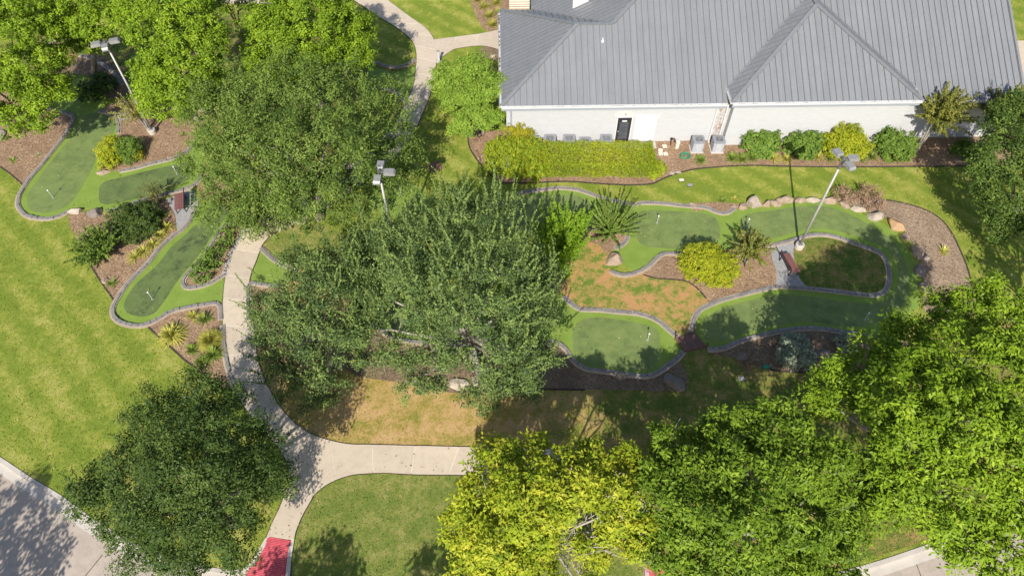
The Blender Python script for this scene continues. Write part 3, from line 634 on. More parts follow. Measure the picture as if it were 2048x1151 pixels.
# red ribbed kerb ramps
def ramp(label, q, rows):
    a, b, c, d = [G(*p) for p in q]            # top-left, top-right, bottom-right, bottom-left
    mb = MB(); zt, zb = .05, -.12; mb.add([(a.x, a.y, zt), (b.x, b.y, zt), (c.x, c.y, zb), (d.x, d.y, zb)], [[3, 2, 1, 0]])
    o = mb.build('kerb_ramp', M['ramp_red']); tag(o, label, 'ramp')
    rb = MB()
    for i in range(rows):
        t = (i + .5) / rows; l = a.lerp(d, t); r = b.lerp(c, t); zz = zt + (zb - zt) * t + .006
        rb.bar((l.x + .05, l.y, zz), (r.x - .05, r.y, zz), .05, .02)
    rb.build('ribs', M['rib_red'], o)
ramp('ribbed red kerb ramp beside the dark oak at the bottom left', ((538, 1073), (582, 1080), (570, 1162), (488, 1150)), 24)
ramp('ribbed red kerb ramp half hidden under the yellow tree', ((1290, 1131), (1327, 1131), (1333, 1185), (1286, 1185)), 16)

# ------------------------------------------------------------------ stone edging of the turf
PAVER = mesh('paver', [(x * .5, y * .5, z) for z in (0, 1) for y in (-1, 1) for x in (-1, 1)], [[0, 2, 3, 1], [4, 5, 7, 6], [0, 1, 5, 4], [2, 6, 7, 3], [0, 4, 6, 2], [1, 3, 7, 5]], M['paver'])
for v in PAVER.vertices:
    if v.co.z > .5: v.co.x *= .95; v.co.y *= .9
er = random.Random(3)
def edging(label, s, ref, w=.205, step=.34):
    C = catmull([G(*p) for p in pts(s)], False, .15); C = resample(C, step)
    r = G(*ref).xy; k = min(range(len(C) - 1), key=lambda i: (C[i] - r).length); d = C[k + 1] - C[k]
    side = 1 if d.x * (r.y - C[k].y) - d.y * (r.x - C[k].x) > 0 else -1      # +1: turf lies to the left
    o = empty('stone_edging', (C[0].x, C[0].y, 0)); tag(o, label, 'edging', 'stone edging of the putting turf')
    loc = Vector((C[0].x, C[0].y)); D = [p - loc for p in C]
    lo, hi = (-.195, .13) if side > 0 else (-.13, .195)
    strip('mortar_bed', D, lo, hi, .0, .062, M['mortar'], o)
    for a, b in zip(D, D[1:]):
        m = (a + b) / 2; d = b - a; p = bpy.data.objects.new('paver', PAVER); link(p, o)
        p.location = (m.x + er.uniform(-.012, .012), m.y + er.uniform(-.012, .012), .03); p.rotation_euler = (er.uniform(-.02, .02), er.uniform(-.02, .02), math.atan2(d.y, d.x) + er.uniform(-.03, .03))
        p.scale = (d.length * .95, w * er.uniform(.85, 1.1), .085 * er.uniform(.7, 1.3))
edging('stone edging curving round the big left green from the shade to the two rocks', '87 215 118 222 147 233 145 248 133 269 112 296 84 331 60 359 42 387 37 402 39 416 53 431 76 437 104 437 125 430 140 421', (100, 380))
edging('stone edging under the stained green, from the two rocks to the bench', '215 425 243 416 275 404 313 393 348 385 379 376 396 364 404 351', (300, 360))
edging('stone edging above the stained green, below the gold and green shrubs', '240 344 275 337 306 328 341 320 368 309 382 296 390 280', (300, 360))
edging('short stone edging at the left tip of the lamp post bed', '198 224 212 227 224 231 234 240 238 252 237 268', (215, 255))
edging('stone edging behind the lamp post bed, below the maple', '340 216 375 218 412 221', (370, 190))
edging('stone edging in the tree shade above the left green', '160 112 185 118 210 132 232 150 245 170', (240, 130))
edging('stone edging running from the left bench down round the long left green to the footpath', '394 416 383 437 369 457 351 470 324 493 296 528 258 566 236 598 227 617 229 634 243 645 262 650 280 651 297 648 316 639 341 624 375 615 407 610 430 606 441 612 443 640', (330, 560))
edging('stone edging round the narrow bed of four small shrubs', '453 447 438 466 417 497 393 528 375 549 366 562 370 575 384 577 417 569 450 550', (340, 560))
edging('stone edging beside the footpath below the flax bed', '447 650 449 690 457 735 470 775', (480, 700))
edging('stone edging arching over the green behind the spiky shrub', '985 418 1013 402 1039 388 1069 383 1107 378 1137 378 1163 383 1195 394 1240 406 1269 411', (1100, 410))
edging('stone edging along the top of the green with the pin, below the grass strip', '1269 411 1285 407 1323 408 1361 412 1385 414 1410 416 1431 425 1444 428 1456 427 1469 418', (1340, 440))
edging('stone edging curling from the lime shrub round the reddish bed to the big tan boulder', '1150 466 1183 459 1215 453 1244 454 1252 460 1256 477 1247 489 1230 499', (1275, 470))
edging('stone edging from the big tan boulder to the gold dome shrub', '1221 542 1230 547 1247 551 1264 548 1285 540 1302 528 1318 512 1335 507 1361 508 1400 506', (1300, 505))
edging('stone edging looping round the shaded oval lawn beside the right bench', '1505 494 1541 491 1565 486 1596 477 1617 471 1650 470 1678 476 1711 488 1737 497 1759 506 1772 523 1778 548 1775 575 1765 587 1745 592 1711 589 1662 583 1602 577 1556 574', (1700, 465))
edging('stone edging from the right bench down to the wooden bridge', '1556 574 1523 581 1486 590 1448 600 1419 611 1399 622 1387 642 1382 666', (1480, 625))
edging('stone edging along the shaded bed with the silver shrub', '1414 699 1448 696 1473 684 1511 673 1560 662 1600 657 1640 657 1690 665 1725 671 1790 685', (1560, 640))
edging('stone edging above the lowest green, ending at the bridge', '1126 594 1137 604 1150 615 1162 620 1199 621 1237 625 1274 628 1299 635 1319 645 1336 660 1356 676', (1250, 680))
edging('stone edging round the foot of the lowest green', '1366 702 1354 717 1336 730 1319 743 1299 751 1274 751 1237 746 1199 741 1174 738 1155 728 1142 714 1135 702 1125 692 1112 685 1082 684 1040 691 950 691 860 686 802 680 770 666 745 645', (1230, 700))
edging('stone edging near the long path above the elm', '522 497 545 519 572 534 600 545', (530, 540))
edging('stone edging at the top left of the elm, beside the footpath', '498 640 497 600 499 568 528 570 560 572', (530, 555))
edging('stone edging under the lime green tree, upper of two beside the path', '735 119 755 128 785 136 812 132 832 120', (790, 160))
edging('stone edging under the oak, lower of two beside the path', '752 178 775 179 795 188 808 200 815 212', (800, 165))
# ------------------------------------------------------------------ the building
B0 = empty('clubhouse', (-.694, 36.955, 0), R(1.2)); tag(B0, 'long white painted brick building with grey standing seam metal roof', 'building')
EZ, BZ = 3.45, 3.95
def bbox(name, mat, x0, x1, y0, y1, z0, z1, parent=B0):
    mb = MB(); mb.box(x0, x1, y0, y1, z0, z1); return mb.build(name, mat, parent)
bbox('wall', M['brick_white'], .32, 15.5, .30, .55, 0, EZ + .06)
bbox('wall', M['brick_white'], 27.2, 34.62, .302, .55, 0, EZ + .06)
mb = MB(); mb.box(15.46, 27.24, -.21, .1, 0, BZ + .1); mb.box(15.46, 15.76, .1, 1.2, 0, BZ + .1); mb.box(26.94, 27.24, .1, 1.2, 0, BZ + .1); mb.build('wall', M['brick_white'], B0)
bbox('wall', M['brick_white'], .32, .57, .552, 11.2, 0, EZ + .06)
mb = MB(); mb.add([(34.55, .552, 0), (34.55, 20.6, 0), (34.55, 20.6, 3.45), (34.55, 10.6, 8.5), (34.55, .552, 3.6), (34.3, .552, 0), (34.3, 20.6, 0), (34.3, 20.6, 3.45), (34.3, 10.6, 8.5), (34.3, .552, 3.6)],
   [[0, 1, 2, 3, 4], [9, 8, 7, 6, 5], [0, 5, 6, 1], [1, 6, 7, 2], [2, 7, 8, 3], [3, 8, 9, 4], [4, 9, 5, 0]]); mb.build('wall', M['brick_white'], B0)
bbox('wall', M['brick_white'], 2.8, 34.29, 20.3, 20.6, 0, EZ)
bbox('wall', M['brick_white'], .58, 2.7, 10.9, 11.19, 0, EZ)
# roof decks and their panels
roof = obj('roof', [], [], M['roof'], B0)
dk = MB()
def clip_s(poly, s, keep_above):
    out = []
    for i, (a, b) in enumerate(zip(poly, poly[1:] + poly[:1])):
        ia = (a[0] >= s) == keep_above or a[0] == s; ib = (b[0] >= s) == keep_above or b[0] == s
        if ia: out.append(a)
        if ia != ib and b[0] != a[0]:
            t = (s - a[0]) / (b[0] - a[0]); out.append((s, a[1] + (b[1] - a[1]) * t))
    return out
def panels(org, xd, up, poly, w=.42, phase=0.0, name='roof_panel'):
    org = Vector(org); xd = Vector(xd).normalized(); up = Vector(up).normalized(); nr = xd.cross(up).normalized()
    if nr.z < 0: nr = -nr
    P3 = lambda s, t, h: org + xd * s + up * t + nr * h
    dk.add([P3(s, t, -.03) for s, t in poly], [list(range(len(poly)))])
    lo = min(p[0] for p in poly); hi = max(p[0] for p in poly); k0 = math.floor((lo - phase) / w)
    for k in range(k0, int((hi - phase) / w) + 1):
        s0 = phase + k * w; s1 = s0 + w
        q = clip_s(clip_s(poly, s0, True), s1, False)
        if len(q) < 3: continue
        ar = abs(sum(a[0] * b[1] - b[0] * a[1] for a, b in zip(q, q[1:] + q[:1]))) / 2
        if ar < .01: continue
        mb = MB(); n = len(q); mb.add([P3(s, t, 0) for s, t in q], [list(range(n))]); nf = len(mb.F)
        r = clip_s(clip_s(poly, s0 - .014, True), s0 + .014, False)
        if len(r) >= 3:
            n = len(r); mb.add([P3(s, t, 0) for s, t in r] + [P3(s, t, .05) for s, t in r], [[n + i for i in range(n)]] + [[i, (i + 1) % n, n + (i + 1) % n, n + i] for i in range(n)])
        o = mb.build(name, M['roof'], roof); o.data.materials.append(M['roof_seam_shade'])
        for i, p in enumerate(o.data.polygons): p.material_index = 1 if i >= nf else 0
SL = math.sqrt(1.25)
panels((0, 0, EZ), (1, 0, 0), (0, 1, .5), [(0, 0), (35, 0), (35, 10.6 * SL), (13, 10.6 * SL), (7.65, 5.25 * SL), (5.25, 5.25 * SL)])
panels((0, 11.6, EZ), (0, -1, 0), (1, 0, .5), [(0, 0), (11.6, 0), (6.35, 5.25 * SL)])
k = math.hypot(6.35, 2.625)
panels((8, 11.6, EZ), (-1, 0, 0), (0, -6.35, 2.625), [(8 - 2.4, 0), (8, 0), (8 - 5.25, k), (8 - 7.65, k)])
panels((2.4, 25, EZ), (0, -1, 0), (1, 0, .5), [(0, 0), (25 - 11.6, 0), (25 - 5.25, 5.25 * SL), (25 - 10.6, 10.6 * SL), (3, 10.6 * SL)])
dk.add([(13, 10.6, 8.72), (35, 10.6, 8.72), (35, 21, 3.5), (13, 21, 3.5)], [[0, 1, 2, 3]])
HB = 6.22
panels((15.12, -.6, BZ), (1, 0, 0), (0, 1, .5), [(0, 0), (2 * HB, 0), (HB, HB * SL)], phase=.1)
panels((15.12, 1.0, BZ), (0, -1, 0), (1, 0, .5), [(0, 0), (1.6, 0), (-4.62, HB * SL), (-6.22, HB * SL)])
panels((27.56, -.6, BZ), (0, 1, 0), (-1, 0, .5), [(0, 0), (1.6, 0), (7.82, HB * SL), (6.22, HB * SL)])
roof.data = mesh('roof', dk.V, dk.F, M['roof'])
def cap(a, b, w=.26, dz=.05, name='ridge_cap'):
    mb = MB(); mb.bar(Vector(a) + Vector((0, 0, dz)), Vector(b) + Vector((0, 0, dz)), w, .05); mb.build(name, M['roof'], roof)
z1 = EZ + 2.625; cap((0, 0, EZ), (5.25, 5.25, z1)); cap((5.25, 5.25, z1), (7.65, 5.25, z1)); cap((7.65, 5.25, z1), (13, 10.6, EZ + 5.3)); cap((0, 11.6, EZ), (5.25, 5.25, z1))
ap = (21.34, 5.62, BZ + 3.11); cap((15.12, -.6, BZ), ap); cap((27.56, -.6, BZ), ap); cap(ap, (21.34, 7.3, BZ + 3.11))
cap((35, 0, EZ), (35, 10.6, EZ + 5.3), .16, .03, 'rake_trim')
cap((15.12, 1.0, BZ), (21.34, 7.22, BZ + 3.11), .16, .012, 'valley_flashing'); cap((27.56, 1.0, BZ), (21.34, 7.22, BZ + 3.11), .16, .012, 'valley_flashing'); cap((7.65, 5.25, z1), (2.4, 11.6, EZ), .16, .012, 'valley_flashing')
# gutters: open troughs with straps; fascia and soffit behind
def gutter(a, b, out, z):
    a = Vector((*a, z)); b = Vector((*b, z)); o = Vector((*out, 0)); w = .14; mb = MB()
    for off, h0, h1 in ((0.006, -.12, .0), (w, -.12, .004)):
        c = (h0 + h1) / 2; mb.bar(a + o * off + Vector((0, 0, c)), b + o * off + Vector((0, 0, c)), .022, h1 - h0)
    mb.bar(a + o * w / 2 + Vector((0, 0, -.125)), b + o * w / 2 + Vector((0, 0, -.125)), w + .02, .012)
    t = mb.build('gutter', M['gutter'], B0); n = int((b - a).length / .9); sb = MB()
    for i in range(n + 1):
        p = a.lerp(b, (i + .5) / (n + 1)); sb.bar(p + Vector((0, 0, .006)), p + o * (w + .012) + Vector((0, 0, .006)), .035, .012)
    sb.build('straps', M['gutter'], t)
    lt = MB(); lr = random.Random(int(a.x * 10 + z * 7))
    for i in range(int((b - a).length * 3)):
        if lr.random() < .55:
            p = a.lerp(b, lr.random()) + o * w * .5; lt.bar(p + Vector((0, 0, -.085)), p + (b - a).normalized() * lr.uniform(.06, .3) + Vector((0, 0, -.085)), .1, .05)
    lt.build('leaf_litter', M['rust_brown'], t)['kind'] = 'stuff'
gutter((0, -.004), (15.1, -.004), (0, -1), EZ - .02); gutter((27.6, -.004), (35, -.004), (0, -1), EZ - .02); gutter((15.12, -.604), (27.56, -.604), (0, -1), BZ - .02)
gutter((-.004, 11.4), (-.004, 0), (-1, 0), EZ - .02); gutter((15.116, 1.0), (15.116, -.6), (-1, 0), BZ - .02); gutter((27.564, -.6), (27.564, 1.0), (1, 0), BZ - .02)
mb = MB(); mb.box(.02, 15.4, .02, .297, EZ - .22, EZ - .14); mb.box(27.3, 34.95, .02, .297, EZ - .22, EZ - .14); mb.box(15.14, 27.54, -.58, -.213, BZ - .22, BZ - .14); mb.box(.02, .317, .3, 11.3, EZ - .22, EZ - .14)
mb.box(15.14, 15.457, -.575, 1.0, BZ - .22, BZ - .14); mb.box(27.243, 27.54, -.575, 1.0, BZ - .22, BZ - .14); mb.build('soffit', M['fascia'], B0)
for q in ((.0, 15.1, -.003, .018, EZ), (27.58, 35, -.003, .018, EZ), (15.12, 27.56, -.603, -.582, BZ)): bbox('fascia', M['fascia'], q[0], q[1], q[2], q[3], q[4] - .42, q[4] - .005)
# downpipes and corner board
for x, y, z in ((.62, .24, EZ - .15), (14.55, .24, EZ - .15), (15.2, .2, EZ - .15), (27.34, .2, EZ - .15)):
    mb = MB(); mb.bar((x, y, .05), (x, y, z), .09, .09); mb.bar((x, y, .06), (x, y - .25, .03), .09, .07); mb.build('downpipe', M['fascia'] if x < 1 else M['gutter'], B0)
# dark door with glazed panel under a cream arch
dr = bbox('door', M['door_dark'], 7.93, 8.87, .245, .298, .06, 2.16)
mb = MB(); mb.box(8.09, 8.71, .236, .244, .32, 1.78); mb.build('glass', M['glass_dark'], dr)
for i in range(3):
    mb = MB(); mb.box(8.09, 8.71, .228, .235, .62 + i * .36, .64 + i * .36); mb.build('glazing_bar', M['door_dark'], dr)
mb = MB(); mb.box(8.23, 8.56, .226, .2355, 1.82, 1.93); mb.build('sign_plate', M['white'], dr)
mb = MB(); mb.tube([(7.99, .19, 1.02), (8.09, .19, 1.02)], .018); mb.tube([(8.0, .24, 1.02), (8.0, .19, 1.02)], .014); mb.build('handle', M['unit_light'], dr)
mb = MB(); mb.box(7.85, 7.925, .225, .299, .03, 2.24); mb.box(8.875, 8.95, .225, .299, .03, 2.24); mb.box(7.925, 8.875, .225, .299, 2.165, 2.24); mb.build('door_frame', M['white'], B0)
arc = [(8.4 + .72 * math.cos(a), 2.245 + .38 * math.sin(a)) for a in np.linspace(0, math.pi, 15)]
obj('door_arch', [(x, .25, z) for x, z in arc] + [(x, .299, z) for x, z in arc], [list(range(15)), list(range(29, 14, -1))] + [[i, i + 15, (i + 1) % 15 + 15, (i + 1) % 15] for i in range(15)], M['cream'], B0)
mb = MB(); mb.lathe([(.05, 0), (.05, .05)], 10); lamp_p = mb.build('porch_light', M['dark_grey'], B0); lamp_p.location = (8.4, .24, 2.46); lamp_p.rotation_euler = (R(90), 0, 0)
# white louvred double door with a projecting head
ld = bbox('louvred_door', M['white'], 9.15, 10.62, .262, .298, .06, 2.12)
for i in range(4):
    mb = MB(); x = 10.05 + i * .13; mb.box(x, x + .022, .246, .2615, .1, 1.45); mb.build('slat', M['unit_light'], ld)
mb = MB(); mb.box(9.06, 10.71, .15, .299, 2.125, 2.22); mb.build('door_head', M['white'], ld)
bbox('doorstep', M['kerb'], 7.8, 10.8, -.45, .22, 0, .05)
# small things on the roof
v = Vector((6.9, 4.1, EZ + 2.05)); mb = MB(); mb.lathe([(.10, -.1), (.10, .05), (.045, .07), (.045, .24)], 12, v); mb.build('vent_pipe', M['white'], roof)
mb = MB(); mb.box(.75, 2.3, 12.2, 14.0, 2.6, 4.1); sk = mb.build('duct_box', M['cream'], B0)
for i in range(7):
    mb = MB(); mb.box(.75 + .02, 2.28, 12.17, 12.199, 2.75 + i * .19, 2.83 + i * .19); mb.build('slat', M['mortar'], sk)
mb = MB(); mb.box(5.3, 6.4, 9.2, 10.1, 4.6, 6.3); mb.build('chimney_stack', M['white'], roof)

# ------------------------------------------------------------------ air conditioning units
def ac_unit(label, base, s=.78, h=.95, body='unit_light', rz=0.0, group='air conditioning units by the wall'):
    o = empty('air_conditioner', base, rz); tag(o, label, 'air conditioner', group)
    def rr(q, r, n=5):
        out = []
        for cx, cy, a0 in ((1, 1, 0), (-1, 1, 90), (-1, -1, 180), (1, -1, 270)):
            for i in range(n): a = R(a0 + 90 * i / (n - 1)); out.append((cx * (q - r) + r * math.cos(a), cy * (q - r) + r * math.sin(a)))
        return out
    mb = MB(); mb.prism(rr(s / 2 + .06, .05), -.02, .06); mb.build('pad', M['kerb'], o)
    mb = MB(); mb.prism(rr(s / 2, .1), .06, h - .1); mb.build('cabinet', M[body], o)
    for i in range(9):
        mb = MB(); z = .14 + i * (h - .34) / 8; mb.prism(rr(s / 2 + .008, .1), z, z + .018); mb.build('louvre', M['unit_grey'], o)
    n = 20; P = rr(s / 2 + .015, .11); C = [(s * .39 * math.cos(math.atan2(y, x)), s * .39 * math.sin(math.atan2(y, x))) for x, y in P]; V = [(x, y, h - .1) for x, y in P] + [(x, y, h - .02) for x, y in P] + [(x, y, h) for x, y in C] + [(x, y, h - .16) for x, y in C]
    F = []
    for k in range(3): F += [[k * n + i, k * n + (i + 1) % n, (k + 1) * n + (i + 1) % n, (k + 1) * n + i] for i in range(n)]
    obj('top_cover', V, F, M['unit_grey'], o)
    mb = MB(); mb.lathe([(s * .385, h - .155), (s * .385, h - .15)], 20); mb.build('fan_well', M['black_metal'], o)
    mb = MB(); mb.lathe([(.1, h - .14), (.09, h - .03)], 12)
    for i in range(4):
        a = i * math.pi / 2; mb.bar((.08 * math.cos(a), .08 * math.sin(a), h - .1), (s * .33 * math.cos(a), s * .33 * math.sin(a), h - .09), .2, .012)
    mb.build('fan', M['unit_grey'], o); gd = MB()
    for r in (.34, .25, .16): gd.tube([(s * r * math.cos(a), s * r * math.sin(a), h - .01) for a in np.linspace(0, 2 * math.pi, 21)], .008, 4, False)
    for i in range(10): a = i * math.pi / 5; gd.bar((.06 * math.cos(a), .06 * math.sin(a), h - .005), (s * .4 * math.cos(a), s * .4 * math.sin(a), h - .005), .012, .012)
    gd.build('fan_guard', M['dark_grey'], o); mb = MB(); mb.box(-s * .22, s * .22, -s / 2 - .016, -s / 2 - .001, .1, h - .14); mb.build('access_panel', M['unit_light'], o)
for u, lab in ((1392, 'grey air conditioning unit nearer the green hose coil'), (1432, 'grey air conditioning unit nearer the rust stained wall corner')): ac_unit(lab, G(u, 299))
for u, vv, lab in ((1100, 271, 'air conditioner behind the clipped hedge, first from the left'), (1138, 270.5, 'air conditioner behind the clipped hedge, second from the left'), (1170, 276, 'low air conditioner behind the clipped hedge, third from the left'), (1212, 269.5, 'air conditioner behind the clipped hedge, next to the dark door')):
    q = G(u, vv, .95 if u != 1170 else .72); ac_unit(lab, (q.x, min(q.y, 36.72), 0), .8, .95 if u != 1170 else .72, 'unit_grey')
# ------------------------------------------------------------------ small utilities on the bed
o = empty('utility_box', G(1353, 296), .15); tag(o, 'narrow cream utility box standing by the wall near the hose coil', 'utility box'); mb = MB(); mb.box(-.11, .11, -.1, .1, 0, .55); mb.build('case', M['cream'], o); mb = MB(); mb.box(-.125, .125, -.115, .115, .552, .6); mb.build('lid', M['cream'], o)
o = empty('standpipe', G(1341, 290)); tag(o, 'dark standpipe with valve beside the cream utility box', 'standpipe'); mb = MB(); mb.tube([(0, 0, -.05), (0, 0, .5), (.06, 0, .58), (.2, 0, .58), (.22, 0, .3)], .045, 10); mb.build('pipe', M['rust_brown'], o, True); mb = MB(); mb.lathe([(.09, .5), (.1, .54), (.06, .62), (.02, .64)], 14); mb.build('valve_cap', M['black_metal'], o)
hc = MB()
for k in range(5):
    r = .26 + .035 * (k % 3) ; hc.tube([(r * math.cos(a) * 1.15, r * math.sin(a), .03 + .025 * k + .012 * math.sin(3 * a + k)) for a in np.linspace(0, 2 * math.pi, 33)], .02, 6, False)
hc.tube([(.3, .05, .1), (.05, .12, .15), (-.15, -.1, .14), (.1, -.2, .12), (.28, -.1, .1)], .02, 6); hc.tube([(-.1, .25, .1), (.02, 0, .16), (.2, .2, .1)], .02, 6)
o = hc.build('garden_hose', M['green_plastic'], None, True); o.location = G(1370, 313, .02); tag(o, 'coiled green garden hose on the bark by the air conditioners', 'hose')
for (u, v), lab in zip(((1329, 293), (1321, 301), (1321, 308), (1331, 308)), ('topmost of four square stepping stones right of the hedge', 'square stepping stone left of the other two in its row, right of the hedge', 'lowest left stepping stone at the hedge end', 'lowest right stepping stone at the hedge end')):
    o = empty('stepping_stone', G(u, v, .02), er.uniform(-.2, .2)); tag(o, lab, 'stepping stone', 'square stepping stones by the hedge'); mb = MB(); mb.prism([(-.14, -.15), (.14, -.15), (.15, -.14), (.15, .14), (.14, .15), (-.14, .15), (-.15, .14), (-.15, -.14)], 0, .05); mb.build('stone', M['joint'], o)
for (u, v), lab, mt in (((1363, 360), 'pale square irrigation lid in the grass strip', 'joint'), ((1380, 370), 'grey irrigation lid in the grass strip', 'cobble'), ((1483, 757), 'round grey irrigation lid in shaded lawn', 'cobble'), ((1532, 733), 'teal irrigation lid beside the silver shrub bed', 'green_plastic')):
    o = empty('irrigation_lid', G(u, v, .004), .15); tag(o, lab, 'lid', 'irrigation lids'); mb = MB(); mb.prism([(-.17, -.12), (.17, -.12), (.17, .12), (-.17, .12)], 0, .03); mb.build('lid', M[mt], o); mb = MB(); mb.prism([(-.2, -.15), (.2, -.15), (.2, .15), (-.2, .15)], 0, .018); mb.build('rim', M['soil'], o)
# drain grate in the lawn
o = empty('drain_grate', G(870, 333, .004), .5); tag(o, 'rusty brown square drain grate in the grass beside the path', 'drain grate')
mb = MB(); mb.box(-.42, .42, -.42, .42, 0, .012); mb.build('pit', M['soil'], o)
for i in range(7):
    t = -.4 + i * .8 / 6; mb = MB(); mb.box(-.43, .43, t - .02, t + .02, .014, .05); mb.build('bar', M['rust_bar'], o); mb = MB(); mb.box(t - .02, t + .02, -.43, .43, .0145, .052); mb.build('bar', M['rust_bar'], o)
# slim post by the path fork
o = empty('path_post', G(878, 124)); tag(o, 'slim grey post at the fork of the upper footpath', 'post'); mb = MB(); mb.box(-.09, .09, -.06, .06, 0, .95); mb.build('post', M['unit_light'], o); mb = MB(); mb.box(-.11, .11, -.08, .08, .952, 1.0); mb.build('cap', M['grey_metal'], o)
mb = MB(); mb.prism([(-.2, -.16), (.2, -.16), (.2, .16), (-.2, .16)], 0, .04); mb.build('footing', M['kerb'], o)

# ------------------------------------------------------------------ lamp posts
def lamp(label, base, dirs, h=7.25):
    o = empty('lamp_post', base); tag(o, label, 'lamp post', 'floodlight lamp posts')
    mb = MB(); mb.lathe([(.27, -.1), (.27, .32), (.24, .36)], 20); mb.build('footing', M['kerb'], o)
    mb = MB(); mb.box(-.14, .14, -.14, .14, .36, .39); mb.build('base_plate', M['grey_metal'], o)
    mb = MB(); mb.tube([(0, 0, .39), (0, 0, 3), (0, 0, h - .7)], [.075, .068, .06], 12); mb.build('pole', M['pole'], o, True)
    mb = MB(); mb.tube([(0, 0, h - .72), (0, 0, h)], .07, 12); mb.lathe([(.09, h - .02), (.09, h + .08), (.04, h + .1)], 12); mb.build('collar', M['dark_grey'], o)
    for a in dirs:
        a = R(a); d = Vector((math.cos(a), math.sin(a), 0)); s = Vector((-d.y, d.x, 0)); z = h - .02
        hd = MB(); p = lambda f, l, zz: d * f + s * l + Vector((0, 0, zz))
        V = []
        for f, w, z0, z1 in ((.24, .15, z - .09, z + .06), (.30, .19, z - .1, z + .11), (.78, .2, z - .1, z + .1), (.86, .18, z - .1, z - .0)):
            V += [p(f, -w, z0), p(f, w, z0), p(f, w * .93, z1), p(f, -w * .93, z1)]
        F = [[3, 2, 1, 0], [12, 13, 14, 15]] + [[4 * i + k, 4 * i + (k + 1) % 4, 4 * i + 4 + (k + 1) % 4, 4 * i + 4 + k] for i in range(3) for k in range(4)]
        hd.add(V, F); ho = hd.build('lamp_head', M['grey_metal'], o)
        ar = MB(); ar.bar(d * .06 + Vector((0, 0, z)), d * .25 + Vector((0, 0, z)), .07, .07); ar.build('arm', M['dark_grey'], o)
        ln = MB(); ln.add([p(f, w, z - .104) for f, w in ((.36, -.15), (.36, .15), (.76, .15), (.76, -.15))], [[0, 1, 2, 3]]); ln.build('lens', M['unit_light'], ho)
lamp('tall lamp post by the right bench with three heads', G(1597, 495), (-72, 8, 108))
lamp('tall lamp post in the upper left mulch bed', G(306, 266), (200, 20, 290))
q = G(758, 345, 7.2); lamp('tall lamp post rising out of the big oak and elm crowns', (q.x, q.y, 0), (88, 0, 268))

# ------------------------------------------------------------------ golf pins
for (u, v), lab in (((106, 395), 'white golf pin on the big left green'), ((305, 598), 'white golf pin on the long left green'), ((354, 348), 'white golf pin in plant shadow on the stained green'), ((1314, 446), 'white golf pin on the green above the gold dome shrub'), ((1295, 680), 'white golf pin on the lowest green near the bridge'), ((1729, 639), 'white golf pin in tree shade on the right loop green'), ((802, 388), 'white golf pin in shade behind the central lamp post'), ((1493, 452), 'white golf pin beside the green under the small crape myrtle')):
    o = empty('golf_pin', G(u, v, .018)); tag(o, lab, 'golf pin', 'golf pins')
    mb = MB(); mb.lathe([(.065, 0), (.065, .006)], 14); mb.build('cup', M['white'], o); mb = MB(); mb.lathe([(.05, .007), (.05, .009)], 14); mb.build('hole', M['black_metal'], o)
    mb = MB(); mb.tube([(0, 0, -.05), (0, 0, .64)], .014, 8); mb.build('pole', M['white'], o); mb = MB(); mb.lathe([(.02, .6), (.05, .63), (.055, .67), (.03, .71), (.005, .72)], 12); mb.build('knob', M['white'], o)

# ------------------------------------------------------------------ benches (local: seat faces -x, long side along y)
def bench(label, loc, rz):
    o = empty('bench', loc, rz); tag(o, label, 'bench', 'wooden benches'); L = .75
    for x in (-.36, -.25, -.14, -.03, .08): mb = MB(); mb.box(x, x + .095, -L, L, .42, .45); mb.build('seat_slat', M['bench_wood'], o)
    for i in range(4):
        z = .52 + i * .1; x = .19 + i * .035; mb = MB(); mb.add([(x, -L, z), (x + .028, -L, z), (x + .055, -L, z + .085), (x + .027, -L, z + .085), (x, L, z), (x + .028, L, z), (x + .055, L, z + .085), (x + .027, L, z + .085)], [[0, 1, 2, 3], [7, 6, 5, 4], [0, 4, 5, 1], [1, 5, 6, 2], [2, 6, 7, 3], [3, 7, 4, 0]]); mb.build('back_slat', M['bench_wood'], o)
    for y in (-.62, .62):
        mb = MB(); mb.bar((-.33, y, 0), (-.30, y, .415), .05, .05); mb.build('leg', M['black_metal'], o); mb = MB(); mb.bar((.22, y, 0), (.17, y, .415), .05, .05); mb.build('leg', M['black_metal'], o)
        mb = MB(); mb.bar((-.36, y, .395), (.19, y, .395), .04, .045); mb.bar((.185, y, .395), (.38, y, .93), .03, .04); mb.build('frame', M['black_metal'], o)
a = G(364, 420); b = G(364, 390); bench('maroon wooden bench on the small gravel patch at the left', G(366, 411, .03), math.atan2((b - a).y, (b - a).x) - R(90))
a = G(1562, 512); b = G(1581, 546); bench('maroon wooden bench by the lamp post at the right', G(1574, 535, .03), math.atan2((b - a).y, (b - a).x) + R(-90) + R(180) + R(180))
